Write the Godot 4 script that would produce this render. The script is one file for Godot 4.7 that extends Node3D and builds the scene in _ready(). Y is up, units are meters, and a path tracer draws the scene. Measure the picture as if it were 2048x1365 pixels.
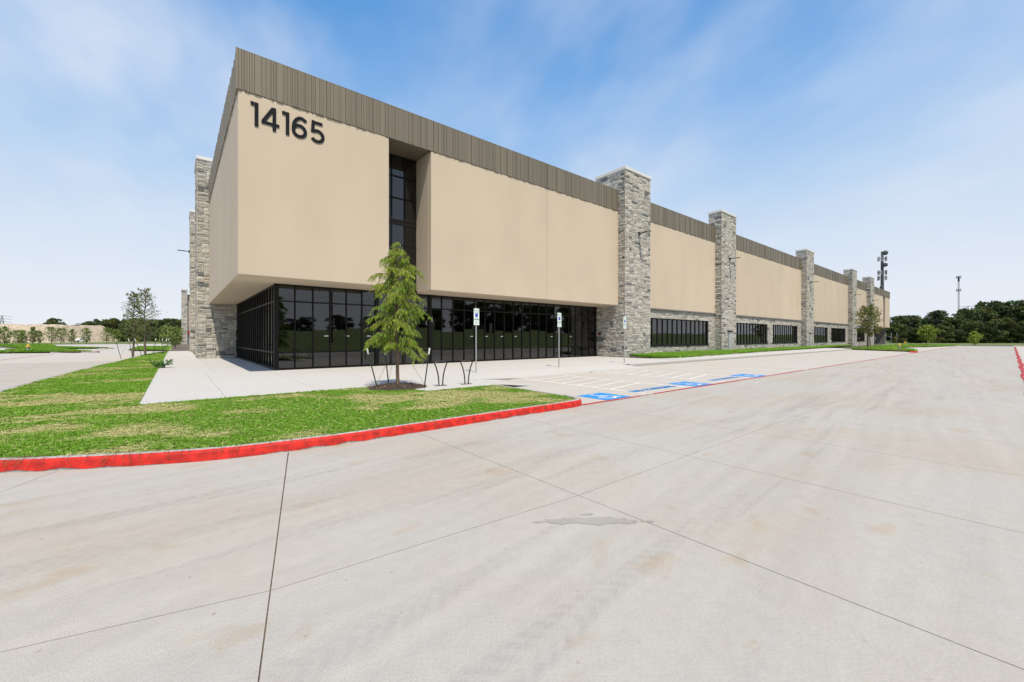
extends Node3D
# A corner view along a new tilt-up office warehouse: concrete drive, red fire-lane kerb, young lawn, stone pillars.
# World axes: +X runs along the front facade, -Z along its side; y is up, metres.

const EYE := Vector3(0, 1.72, 0)
const WALK := 0.15            # height of kerbed ground over the drive
const FRONT := -20.24         # plane of the front wall panels
const SIDE := 2.0             # plane of the side wall panels
const GLASS := -22.43         # plane of the front storefront
const GLASS_SIDE := 3.74
const SOFFIT := 4.34
const BAND := 11.98           # foot of the metal band
const TOP := 13.65
const PILLAR_FRONT := -19.6
const PILLAR_TOP := 15.15

var rng := RandomNumberGenerator.new()
var mats := {}
var names := {}
var stone_shapes: Array = []


# ---------------------------------------------------------------- mesh collecting
class Sheet:
	var v := PackedVector3Array()
	var n := PackedVector3Array()
	var c := PackedColorArray()
	var uv := PackedVector2Array()
	var tint := Color(1, 1, 1)

	func tri(a: Vector3, b: Vector3, d: Vector3, nn := Vector3.ZERO) -> void:
		var m := (d - a).cross(b - a).normalized() if nn == Vector3.ZERO else nn
		v.append(a); v.append(b); v.append(d)
		n.append(m); n.append(m); n.append(m)
		c.append(tint); c.append(tint); c.append(tint)

	func quad(a: Vector3, b: Vector3, d: Vector3, e: Vector3) -> void:   # clockwise seen from the front
		tri(a, b, d)
		tri(a, d, e)

	func box(lo: Vector3, hi: Vector3) -> void:
		hexa([Vector3(lo.x, lo.y, lo.z), Vector3(hi.x, lo.y, lo.z), Vector3(hi.x, lo.y, hi.z), Vector3(lo.x, lo.y, hi.z), Vector3(lo.x, hi.y, lo.z), Vector3(hi.x, hi.y, lo.z), Vector3(hi.x, hi.y, hi.z), Vector3(lo.x, hi.y, hi.z)])

	func hexa(p: Array) -> void:   # 0-3 foot, 4-7 top, both running x- z- > x+ z- > x+ z+ > x- z+
		quad(p[4], p[5], p[6], p[7])
		quad(p[3], p[2], p[1], p[0])
		quad(p[7], p[6], p[2], p[3])
		quad(p[5], p[4], p[0], p[1])
		quad(p[4], p[7], p[3], p[0])
		quad(p[6], p[5], p[1], p[2])

	func cham(lo: Vector3, hi: Vector3, k: float) -> void:   # box with chamfered edges
		var mid := (lo + hi) / 2
		var h := (hi - lo) / 2
		var kk := minf(k, minf(h.x, minf(h.y, h.z)) * 0.9)
		for ax in 3:
			var u := (ax + 1) % 3
			var w := (ax + 2) % 3
			for s in [-1.0, 1.0]:
				var q: Array = []
				for st in [[-1, -1], [1, -1], [1, 1], [-1, 1]]:
					var p := Vector3.ZERO
					p[ax] = s * h[ax]; p[u] = st[0] * (h[u] - kk); p[w] = st[1] * (h[w] - kk)
					q.append(mid + p)
				if s > 0: quad(q[3], q[2], q[1], q[0])
				else: quad(q[0], q[1], q[2], q[3])
		for ax in 3:   # edges along ax
			var u := (ax + 1) % 3
			var w := (ax + 2) % 3
			for a in [-1.0, 1.0]:
				for b in [-1.0, 1.0]:
					var p0 := Vector3.ZERO; var p1 := Vector3.ZERO
					p0[u] = a * h[u]; p0[w] = b * (h[w] - kk)
					p1[u] = a * (h[u] - kk); p1[w] = b * h[w]
					var d := Vector3.ZERO
					d[ax] = h[ax] - kk
					var out := (p0 + p1).normalized()
					out[ax] = 0
					flat4(mid + p0 - d, mid + p0 + d, mid + p1 + d, mid + p1 - d, out)
		for a in [-1.0, 1.0]:
			for b in [-1.0, 1.0]:
				for e in [-1.0, 1.0]:
					var s := Vector3(a, b, e)
					flat3(mid + s * Vector3(h.x, h.y - kk, h.z - kk), mid + s * Vector3(h.x - kk, h.y, h.z - kk), mid + s * Vector3(h.x - kk, h.y - kk, h.z), s.normalized())

	func flat3(a: Vector3, b: Vector3, d: Vector3, out: Vector3) -> void:
		if (d - a).cross(b - a).dot(out) >= 0: tri(a, b, d)
		else: tri(a, d, b)

	func flat4(a: Vector3, b: Vector3, d: Vector3, e: Vector3, out: Vector3) -> void:
		flat3(a, b, d, out)
		flat3(a, d, e, out)

	func tube(pts: Array, radii: Array, sides := 6, cap := true) -> void:
		var rings: Array = []
		for i in pts.size():
			var along: Vector3 = (pts[mini(i + 1, pts.size() - 1)] - pts[maxi(i - 1, 0)]).normalized()
			var a := along.cross(Vector3(0.31, 0.12, 0.94)).normalized()
			if a.length() < 0.5: a = along.cross(Vector3.RIGHT).normalized()
			var b := along.cross(a).normalized()
			var ring: Array = []
			for k in sides:
				var t := TAU * k / sides
				ring.append([pts[i] + (a * cos(t) + b * sin(t)) * radii[i], a * cos(t) + b * sin(t)])
			rings.append(ring)
		for i in pts.size() - 1:
			for k in sides:
				var k2 := (k + 1) % sides
				var p: Array = [rings[i][k], rings[i][k2], rings[i + 1][k2], rings[i + 1][k]]
				var turn_: bool = (p[2][0] - p[0][0]).cross(p[1][0] - p[0][0]).dot(p[0][1]) < 0
				for t in ([[0, 2, 1], [0, 3, 2]] if turn_ else [[0, 1, 2], [0, 2, 3]]):
					for o in t:
						v.append(p[o][0]); n.append(p[o][1]); c.append(tint)
		if cap:
			for k in sides:
				var k2 := (k + 1) % sides
				flat3(pts[0], rings[0][k][0], rings[0][k2][0], pts[0] - pts[1])
				var l := pts.size() - 1
				flat3(pts[l], rings[l][k][0], rings[l][k2][0], pts[l] - pts[l - 1])

	func lathe(profile: Array, sides := 16, at := Vector3.ZERO) -> void:   # profile: [radius, height]
		for i in profile.size() - 1:
			for k in sides:
				var a := TAU * k / sides
				var b := TAU * (k + 1) / sides
				var p0 := at + Vector3(cos(a) * profile[i][0], profile[i][1], sin(a) * profile[i][0])
				var p1 := at + Vector3(cos(b) * profile[i][0], profile[i][1], sin(b) * profile[i][0])
				var p2 := at + Vector3(cos(b) * profile[i + 1][0], profile[i + 1][1], sin(b) * profile[i + 1][0])
				var p3 := at + Vector3(cos(a) * profile[i + 1][0], profile[i + 1][1], sin(a) * profile[i + 1][0])
				var out := Vector3(cos((a + b) / 2), 0, sin((a + b) / 2))
				var m := (p2 - p0).cross(p1 - p0)
				if m.length() < 1e-9: m = (p3 - p0).cross(p2 - p0)
				if m.dot(out) < 0 and absf(m.normalized().dot(out)) > 0.05: m = -m
				m = m.normalized()
				if p0.distance_to(p1) > 1e-5: tri(p0, p1, p2, m)
				if p2.distance_to(p3) > 1e-5: tri(p0, p2, p3, m)

	func mesh() -> ArrayMesh:
		var a: Array = []
		a.resize(Mesh.ARRAY_MAX)
		a[Mesh.ARRAY_VERTEX] = v
		a[Mesh.ARRAY_NORMAL] = n
		a[Mesh.ARRAY_COLOR] = c
		if uv.size() == v.size() and uv.size() > 0: a[Mesh.ARRAY_TEX_UV] = uv
		var m := ArrayMesh.new()
		m.add_surface_from_arrays(Mesh.PRIMITIVE_TRIANGLES, a)
		return m


# ---------------------------------------------------------------- nodes
func numbered(called: String) -> String:
	var k: int = names.get(called, 0)
	names[called] = k + 1
	return called if k == 0 else "%s_%03d" % [called, k]

func tag(o: Node, label: String, category: String, group := "") -> void:
	o.set_meta("label", label)
	o.set_meta("category", category)
	if group: o.set_meta("group", group)

func thing(called: String, label: String, category: String, at := Vector3.ZERO, group := "") -> Node3D:
	var o := Node3D.new()
	o.name = numbered(called)
	add_child(o)
	o.position = at
	tag(o, label, category, group)
	return o

func node(parent: Node, called: String) -> Node3D:
	var o := Node3D.new()
	o.name = called
	parent.add_child(o, true)
	return o

func part(parent: Node, called: String, m: Mesh, material: Material, at := Vector3.ZERO) -> MeshInstance3D:
	var o := MeshInstance3D.new()
	o.name = called if parent != self else numbered(called)
	o.mesh = m
	o.material_override = material
	parent.add_child(o, true)
	o.position = at
	return o

func struct(called: String, m: Mesh, material: Material, parent: Node = null) -> MeshInstance3D:
	var o := part(self if parent == null else parent, called, m, material)
	o.set_meta("kind", "structure")
	return o

func copy(o: Node3D, label: String, at: Vector3, turn := 0.0, size := Vector3.ONE) -> Node3D:
	var r: Node3D = o.duplicate()
	r.name = numbered(String(o.name).rstrip("0123456789").rstrip("_"))
	add_child(r)
	r.position = at
	r.rotation.y = turn
	r.scale = size
	r.set_meta("label", label)
	return r

func boxed(lo: Vector3, hi: Vector3, k := 0.0) -> ArrayMesh:
	var s := Sheet.new()
	if k > 0: s.cham(lo, hi, k)
	else: s.box(lo, hi)
	return s.mesh()


# ---------------------------------------------------------------- materials
func lin(r: float, g: float, b: float) -> Color:
	return Color(r, g, b).linear_to_srgb()

func noise(freq: float, seed_ := 1, octaves := 4, kind := FastNoiseLite.TYPE_SIMPLEX_SMOOTH) -> FastNoiseLite:
	var f := FastNoiseLite.new()
	f.noise_type = kind
	f.seed = seed_
	f.frequency = freq
	f.fractal_octaves = octaves
	return f

func noise_tex(size: int, freq: float, seed_: int, dark: float, light: float, octaves := 5) -> NoiseTexture2D:
	var t := NoiseTexture2D.new()
	t.width = size; t.height = size
	t.seamless = true
	t.noise = noise(freq, seed_, octaves)
	var g := Gradient.new()
	g.colors = PackedColorArray([Color(dark, dark, dark), Color(light, light, light)])
	g.offsets = PackedFloat32Array([0.1, 0.9])
	t.color_ramp = g
	return t

func plain(called: String, color: Color, rough := 0.8, metal := 0.0) -> StandardMaterial3D:
	var m := StandardMaterial3D.new()
	m.resource_name = called
	m.albedo_color = color
	m.roughness = rough
	m.metallic = metal
	mats[called] = m
	return m

func grained(called: String, color: Color, rough: float, tex: Texture2D, scale_: Vector3, relief := 0.0, bump: Texture2D = null) -> StandardMaterial3D:
	var m := plain(called, color, rough)
	m.albedo_texture = tex
	m.uv1_triplanar = true
	m.uv1_world_triplanar = true
	m.uv1_scale = scale_
	if relief != 0.0:
		m.heightmap_enabled = true
		m.heightmap_texture = bump if bump else tex
		m.heightmap_scale = relief
	return m

func stain_map(seed_: int, wide: int, high: int, strength: float) -> ImageTexture:
	# clay dust, tyre rubber and grey weathering on concrete: colour of matter lying on the slab
	var im := Image.create(wide, high, false, Image.FORMAT_RGB8)
	var fine_ := 672.0 / high * (1.0 if wide > 1000 else 0.85)
	var a := noise(0.0042 * fine_, seed_, 5)
	var b := noise(0.013 * fine_, seed_ + 1, 5)
	var d := noise(0.010 * fine_, seed_ + 2, 5)
	var e := noise(0.045 * fine_, seed_ + 3, 4)
	var treads: Array = [[-4.6, 0.06, 0.004], [-4.1, 0.08, 0.005], [-2.3, -0.12, 0.002], [-1.6, -0.05, 0.0], [-5.6, 0.02, 0.0]]
	for y in high:
		for x in wide:
			var warm := clampf(a.get_noise_2d(x * 0.8, y * 1.1) * 1.1 + 0.35 + b.get_noise_2d(x, y) * 0.25, 0, 1)
			var rust := clampf(e.get_noise_2d(x * 0.45, y * 0.7) * 2.4 - 1.0 + b.get_noise_2d(x + 500, y) * 1.2, 0, 1)
			var bend := y + x * 0.10 + 14.0 * a.get_noise_2d(x * 0.5 + 300, y * 0.5)
			var drag := d.get_noise_2d(x * 0.16, bend * 3.2) * 0.6 + e.get_noise_2d(x * 0.10, bend * 1.6 + 900) * 0.55
			var grey := clampf(drag + 0.1, -0.35, 0.8)
			var wear := 0.965 + 0.022 * e.get_noise_2d(x * 2.3, y * 2.3 + 50)
			var t := clampf(warm * 0.55 + rust * 0.8, 0, 1.2) * strength
			var g := grey * 0.042 * strength
			if wide > 1000:     # tread prints of lorry tyres in thin clay
				var mx := x * 32.0 / wide - 6.0
				var mz := y * 12.0 / high - 8.2
				for bnd in treads:
					var off: float = absf(mz - bnd[0] - bnd[1] * mx - bnd[2] * mx * mx)
					if off < 0.15: g += 0.04 * clampf(drag * 2.2 + 0.35, 0, 1) * (0.35 + 0.65 * float(sin((mx + off * 0.9) * 50.0) > -0.1))
			im.set_pixel(x, y, Color(wear * (1 - 0.02 * t - g), wear * (1 - 0.07 * t - g), wear * (1 - 0.125 * t - g * 0.9)))
	var pick := RandomNumberGenerator.new()
	pick.seed = seed_
	for k in int(wide * high / 1500.0 * strength):     # pits and grit
		var v := pick.randf_range(0.80, 0.93)
		im.set_pixel(pick.randi_range(0, wide - 1), pick.randi_range(0, high - 1), Color(v, v * 0.95, v * 0.88))
	return ImageTexture.create_from_image(im)

func concrete(called: String, color: Color, stains: Texture2D, span: Vector3, offset := Vector3.ZERO) -> StandardMaterial3D:
	var m := grained(called, color, 0.88, mats.broom, Vector3(2.0, 1.0, 0.45), 0.02)
	m.detail_enabled = true
	m.detail_blend_mode = BaseMaterial3D.BLEND_MODE_MUL
	m.detail_uv_layer = BaseMaterial3D.DETAIL_UV_2
	m.detail_albedo = stains
	m.uv2_triplanar = true
	m.uv2_world_triplanar = true
	m.uv2_scale = span
	m.uv2_offset = offset
	return m

func make_materials() -> void:
	mats.broom = noise_tex(512, 0.15, 5, 0.87, 1.0, 4)
	mats.fine = noise_tex(512, 0.05, 9, 0.86, 1.0, 5)
	mats.rough = noise_tex(512, 0.02, 12, 0.66, 1.0, 6)
	mats.soft = noise_tex(256, 0.012, 15, 0.972, 1.0, 3)
	var stains := stain_map(3, 1792, 672, 1.0)
	concrete("drive", lin(0.505, 0.483, 0.442), stains, Vector3(1 / 32.0, 1, 1 / 12.0), Vector3(6 / 32.0, 0, 8.2 / 12.0))
	concrete("stall", lin(0.58, 0.55, 0.50), stain_map(21, 384, 384, 0.45), Vector3(1 / 14.0, 1, 1 / 14.0))
	concrete("walk", lin(0.615, 0.605, 0.58), stain_map(41, 384, 384, 0.28), Vector3(1 / 14.0, 1, 1 / 14.0))
	grained("joint", lin(0.19, 0.145, 0.10), 0.95, mats.rough, Vector3(1, 1, 1))
	grained("kerb", lin(0.55, 0.535, 0.50), 0.9, mats.rough, Vector3(1.5, 1.5, 1.5), 0.1)
	grained("red_paint", lin(0.84, 0.026, 0.013), 0.6, mats.rough, Vector3(0.5, 0.5, 0.5), 0.1)
	grained("worn_red", lin(0.58, 0.035, 0.03), 0.7, mats.rough, Vector3(0.5, 0.5, 0.5))
	grained("blue_paint", lin(0.006, 0.29, 0.80), 0.6, mats.fine, Vector3(1, 1, 1))
	grained("white_paint", lin(0.86, 0.85, 0.82), 0.6, mats.fine, Vector3(0.8, 0.8, 0.8))
	grained("beige", lin(0.665, 0.555, 0.42), 0.85, mats.fine, Vector3(0.7, 2.2, 0.7), 0.12)
	for k in 3:
		var t: float = [0.97, 1.0, 1.025][k]
		var m := grained("beige%d" % k, lin(0.67 * t, 0.555 * t, 0.42 * t), 0.85, mats.fine, Vector3(0.7, 2.2, 0.7), 0.12)
		m.detail_enabled = true
		m.detail_blend_mode = BaseMaterial3D.BLEND_MODE_MUL
		m.detail_uv_layer = BaseMaterial3D.DETAIL_UV_2
		m.detail_albedo = mats.soft
		m.uv2_triplanar = true
		m.uv2_world_triplanar = true
		m.uv2_scale = Vector3(0.09, 0.05, 0.09)
		m.uv2_offset = Vector3(0.31 * k, 0.17 * k, 0)
	grained("soffit", lin(0.665, 0.555, 0.42), 0.85, mats.fine, Vector3(1, 1, 1), 0.1)
	for k in 4:
		var t: float = [0.95, 1.0, 1.04, 1.1][k]
		var m := grained("band%d" % k, lin(0.22 * t, 0.188 * t, 0.138 * t), 0.5, mats.fine, Vector3(1, 1, 1))
		m.metallic = 0.15
	grained("cap", lin(0.74, 0.74, 0.72), 0.7, mats.fine, Vector3(1, 1, 1))
	grained("core", lin(0.30, 0.28, 0.25), 0.9, mats.rough, Vector3(1, 1, 1))
	grained("mortar", lin(0.30, 0.285, 0.255), 0.95, mats.rough, Vector3(2, 2, 2), 0.2)
	grained("sill_stone", lin(0.23, 0.225, 0.215), 0.85, mats.rough, Vector3(1, 1, 1), 0.3)
	var tones: Array = [[0.74, 0.70, 0.615], [0.67, 0.635, 0.56], [0.58, 0.555, 0.50], [0.43, 0.415, 0.385], [0.22, 0.22, 0.22], [0.62, 0.555, 0.46]]
	for k in tones.size():
		grained("stone%d" % k, lin(tones[k][0], tones[k][1], tones[k][2]), 0.92, mats.rough, Vector3(1.7, 2.6, 1.7), 0.9)
	mats.tones = tones
	var sm := grained("stones", Color.WHITE, 0.92, mats.rough, Vector3(1.7, 2.6, 1.7), 0.9)
	sm.vertex_color_use_as_albedo = true
	plain("bronze", lin(0.013, 0.011, 0.010), 0.5).metallic_specular = 0.3
	var gl := plain("tinted_glass", Color(0.012, 0.014, 0.016, 0.86), 0.02)
	gl.transparency = BaseMaterial3D.TRANSPARENCY_ALPHA
	gl.metallic_specular = 0.72
	plain("room", lin(0.12, 0.115, 0.11), 0.9)
	plain("sticker", lin(0.8, 0.8, 0.78), 0.7)
	plain("numeral", lin(0.010, 0.012, 0.016), 0.7).metallic_specular = 0.25
	plain("galvanised", lin(0.42, 0.44, 0.44), 0.42, 0.55)
	plain("sign_face", lin(0.80, 0.84, 0.82), 0.45)
	plain("sign_green", lin(0.01, 0.20, 0.12), 0.5)
	plain("sign_blue", lin(0.01, 0.05, 0.38), 0.5)
	plain("rack", lin(0.05, 0.048, 0.042), 0.4, 0.5)
	plain("lamp_body", lin(0.05, 0.048, 0.045), 0.5, 0.3)
	plain("lamp_lens", lin(0.45, 0.45, 0.42), 0.4)
	plain("grey_metal", lin(0.40, 0.41, 0.41), 0.5, 0.2)
	plain("stake", lin(0.012, 0.03, 0.018), 0.6)
	plain("stake_tip", lin(0.78, 0.78, 0.75), 0.6)
	plain("wire", lin(0.10, 0.10, 0.09), 0.5, 0.4)
	plain("hydrant_yellow", lin(0.72, 0.44, 0.012), 0.45)
	plain("alarm_red", lin(0.45, 0.01, 0.015), 0.5)
	plain("car_white", lin(0.75, 0.75, 0.75), 0.25)
	plain("tyre", lin(0.02, 0.02, 0.02), 0.8)
	plain("pylon", lin(0.30, 0.31, 0.32), 0.6, 0.3)
	plain("tower_red", lin(0.22, 0.06, 0.05), 0.6)
	plain("tower_dark", lin(0.06, 0.065, 0.07), 0.6)
	grained("bark", lin(0.26, 0.18, 0.125), 0.95, mats.rough, Vector3(12, 3, 12), 0.6)
	grained("grey_bark", lin(0.20, 0.165, 0.13), 0.95, mats.rough, Vector3(9, 3, 9), 0.6)
	grained("pole_wood", lin(0.13, 0.095, 0.07), 0.9, mats.rough, Vector3(3, 0.6, 3), 0.6)
	for called in ["leaves", "grass_blades"]:
		var lf := plain(called, Color.WHITE, 0.6)
		lf.vertex_color_use_as_albedo = true
		lf.backlight_enabled = true
		lf.backlight = Color(0.45, 0.5, 0.2)
		lf.cull_mode = BaseMaterial3D.CULL_DISABLED
	var chips := plain("mulch_chips", Color.WHITE, 0.95)
	chips.vertex_color_use_as_albedo = true
	grained("soil", lin(0.11, 0.09, 0.045), 0.95, mats.rough, Vector3(1.3, 1.3, 1.3), 0.6)
	grained("thatch", lin(0.50, 0.46, 0.20), 0.95, mats.rough, Vector3(0.9, 0.9, 0.9), 0.5)
	grained("mulch", lin(0.09, 0.06, 0.04), 0.95, mats.rough, Vector3(3, 3, 3), 1.0)
	grained("meadow", lin(0.19, 0.25, 0.06), 0.95, mats.rough, Vector3(0.05, 0.05, 0.05))
	grained("sand", lin(0.66, 0.54, 0.40), 0.95, mats.rough, Vector3(0.06, 0.16, 0.06), 2.0)


# ---------------------------------------------------------------- sky, sun, camera
func make_sky() -> PanoramaSkyMaterial:
	var w := 2048
	var h := 1024
	var im := Image.create(w, h, false, Image.FORMAT_RGBF)
	var stops: Array = [[0.0, 0.86, 0.89, 0.94], [5.0, 0.80, 0.855, 0.94], [10.0, 0.69, 0.79, 0.93], [18.0, 0.48, 0.66, 0.90], [27.0, 0.275, 0.495, 0.845], [37.0, 0.125, 0.345, 0.735], [55.0, 0.07, 0.24, 0.60], [90.0, 0.05, 0.19, 0.50]]
	var a := noise(1.1, 11, 5)
	var b := noise(3.2, 17, 5)
	var d := noise(7.0, 23, 4)
	im.fill(Color(0.55, 0.53, 0.49))
	for y in h / 2:
		var up := PI * (0.5 - (y + 0.5) / h)
		var deg := rad_to_deg(up)
		var k := 0
		while k < stops.size() - 2 and deg > stops[k + 1][0]: k += 1
		var t: float = (deg - stops[k][0]) / (stops[k + 1][0] - stops[k][0])
		var base := Color(lerpf(stops[k][1], stops[k + 1][1], t), lerpf(stops[k][2], stops[k + 1][2], t), lerpf(stops[k][3], stops[k + 1][3], t))
		var reach := 1.0 / (sin(up) + 0.34)     # clouds drawn out on a high flat layer
		for x in w:
			var az := TAU * (x + 0.5) / w
			var p := Vector3(cos(az) * cos(up) * reach, 0, sin(az) * cos(up) * reach)
			var q := Vector3(p.x * 0.9 + p.z * 0.3, 11.0, p.z * 1.15 - p.x * 0.35)
			var veil := clampf(a.get_noise_3dv(q * 0.30) * 1.4 + 0.5, 0, 1)
			var wisp := clampf(b.get_noise_3dv(q * Vector3(0.34, 1, 0.44)) * 1.7 + 0.42, 0, 1)
			var puff := clampf(d.get_noise_3dv(q * 0.5) * 0.9 + 0.5, 0, 1)
			var cover := veil * (0.6 * wisp + 0.45 * wisp * puff)
			im.set_pixel(x, y, base.lerp(Color(0.78, 0.84, 0.94), clampf(cover * 0.78, 0, 0.7)))
	var s := PanoramaSkyMaterial.new()
	s.panorama = ImageTexture.create_from_image(im)
	return s

func make_view() -> void:
	var cam := Camera3D.new()
	cam.name = "camera"
	cam.near = 0.1
	cam.far = 4000.0
	cam.projection = Camera3D.PROJECTION_FRUSTUM     # a level camera with a slightly shifted lens keeps uprights upright
	cam.size = 2.0 * 0.1 * 682.5 / 821.0
	cam.frustum_offset = Vector2(0, -0.1 * 6.5 / 821.0)
	cam.position = EYE
	cam.rotation.y = -atan2(674.0, 821.0)
	add_child(cam)
	cam.current = true
	var env := Environment.new()
	env.background_mode = Environment.BG_SKY
	env.sky = Sky.new()
	env.sky.sky_material = make_sky()
	env.tonemap_mode = Environment.TONE_MAPPER_LINEAR
	env.tonemap_exposure = 0.98
	env.background_energy_multiplier = 1.0
	env.sdfgi_enabled = true
	env.ssao_enabled = true
	env.ssil_enabled = true
	var we := WorldEnvironment.new()
	we.name = "environment"
	we.environment = env
	add_child(we)
	var sun := DirectionalLight3D.new()
	sun.name = "sun"
	sun.light_energy = 1.6
	sun.light_color = Color(1.0, 0.955, 0.88)
	sun.light_angular_distance = 0.5
	sun.shadow_enabled = true
	add_child(sun)
	sun.look_at_from_position(Vector3.ZERO, Vector3(0.68, -4.19, -2.13), Vector3.UP)


# ---------------------------------------------------------------- ground
func slab(parent: Node, called: String, corners: Array, top: float, material: Material, gap := 0.0042) -> void:
	# one cast slab: corners [x, z] or [x, z, y], clockwise from above; shrunk by half the joint
	var mid := Vector3.ZERO
	for p in corners: mid += Vector3(p[0], 0, p[1]) / corners.size()
	var s := Sheet.new()
	var up: Array = []
	var low: Array = []
	var n := corners.size()
	for i in n:
		var p := Vector3(corners[i][0], 0, corners[i][1])
		var a := Vector3(corners[(i + n - 1) % n][0], 0, corners[(i + n - 1) % n][1])
		var b := Vector3(corners[(i + 1) % n][0], 0, corners[(i + 1) % n][1])
		var q := p + ((a - p).normalized() + (b - p).normalized()) * gap
		var y: float = corners[i][2] if corners[i].size() > 2 else top
		up.append(Vector3(q.x, y, q.z))
		low.append(Vector3(q.x, y - 0.02, q.z))
	for i in range(1, n - 1): s.flat3(up[0], up[i], up[i + 1], Vector3.UP)
	for i in n:
		var j := (i + 1) % n
		s.flat4(up[i], up[j], low[j], low[i], (up[i] + up[j]) / 2 - Vector3(mid.x, up[i].y, mid.z))
	part(parent, called, s.mesh(), material)

func sheet_of(poly: Array, y: float) -> ArrayMesh:
	var pts := PackedVector2Array()
	for p in poly: pts.append(Vector2(p[0], p[1]))
	var s := Sheet.new()
	var idx := Geometry2D.triangulate_polygon(pts)
	for i in range(0, idx.size(), 3):
		var q: Array = []
		for k in 3: q.append(Vector3(pts[idx[i + k]].x, y, pts[idx[i + k]].y))
		s.flat3(q[0], q[1], q[2], Vector3.UP)
	return s.mesh()

func smooth_line(pts: Array, step: float) -> Array:
	var cv := Curve2D.new()
	for i in pts.size():
		var p := Vector2(pts[i][0], pts[i][1])
		var a := Vector2(pts[maxi(i - 1, 0)][0], pts[maxi(i - 1, 0)][1])
		var b := Vector2(pts[mini(i + 1, pts.size() - 1)][0], pts[mini(i + 1, pts.size() - 1)][1])
		var t := (b - a).normalized()
		cv.add_point(p, -t * p.distance_to(a) / 3.0, t * p.distance_to(b) / 3.0)
	cv.bake_interval = 0.05
	var out: Array = []
	var l := cv.get_baked_length()
	var n := maxi(2, int(l / step))
	for i in n + 1:
		var p := cv.sample_baked(l * i / n)
		out.append([p.x, p.y])
	return out

func kerb_run(called: String, line: Array, inward: float, painted: bool, high := 0.15, joints := 3.05, parent: Node = null) -> void:
	# a cast kerb swept along its outer face; inward: +1 where the lawn lies on the line's right
	var holder: Node3D
	if parent == null:
		holder = Node3D.new()
		holder.name = numbered(called)
		holder.set_meta("kind", "structure")
		add_child(holder)
	else: holder = parent
	var body := Sheet.new()
	var paint := Sheet.new()
	var since := 0.0
	var profile: Array = [[0.0, -0.02], [0.012, high - 0.035], [0.022, high - 0.012], [0.045, high], [0.155, high + 0.002], [0.155, -0.02]]
	for i in line.size() - 1:
		var p0 := Vector3(line[i][0], 0, line[i][1])
		var p1 := Vector3(line[i + 1][0], 0, line[i + 1][1])
		var d0 := (Vector3(line[mini(i + 1, line.size() - 1)][0], 0, line[mini(i + 1, line.size() - 1)][1]) - Vector3(line[maxi(i - 1, 0)][0], 0, line[maxi(i - 1, 0)][1])).normalized()
		var d1 := (Vector3(line[mini(i + 2, line.size() - 1)][0], 0, line[mini(i + 2, line.size() - 1)][1]) - p0).normalized()
		var n0 := Vector3(-d0.z, 0, d0.x) * inward
		var n1 := Vector3(-d1.z, 0, d1.x) * inward
		since += p0.distance_to(p1)
		var cut := 0.0
		if since > joints:
			since = 0.0
			cut = 0.006
		var e1 := p1 - (p1 - p0).normalized() * cut
		for k in profile.size() - 1:
			var a = p0 + n0 * profile[k][0] + Vector3.UP * profile[k][1]
			var b = e1 + n1 * profile[k][0] + Vector3.UP * profile[k][1]
			var c = e1 + n1 * profile[k + 1][0] + Vector3.UP * profile[k + 1][1]
			var d = p0 + n0 * profile[k + 1][0] + Vector3.UP * profile[k + 1][1]
			body.flat4(a, b, c, d, -n0 + Vector3.UP * (2.0 if k > 1 and k < 4 else 0.1) if k < 4 else n0)
		if painted:
			var jag := [0.0, 0.0]
			for q in 2: jag[q] = maxf(0, sin((i + q) * 12.9898) * 0.5 + sin((i + q) * 3.1) * 0.5) * 0.034
			var rows: Array = [[-0.004, 0.0], [0.008, high - 0.035], [0.018, high - 0.008], [0.043, high + 0.004]]
			for k in rows.size() - 1:
				var f0 = Vector3.UP * (jag[0] + 0.004 if k == 0 else rows[k][1])
				var f1 = Vector3.UP * (jag[1] + 0.004 if k == 0 else rows[k][1])
				paint.flat4(p0 + n0 * rows[k][0] + f0, e1 + n1 * rows[k][0] + f1, e1 + n1 * rows[k + 1][0] + Vector3.UP * rows[k + 1][1], p0 + n0 * rows[k + 1][0] + Vector3.UP * rows[k + 1][1], -n0 + Vector3.UP * (0.3 if k == 0 else 1.0))
	part(holder, "kerb_body", body.mesh(), mats.kerb)
	if painted: part(holder, "red_paint", paint.mesh(), mats.red_paint)

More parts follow.
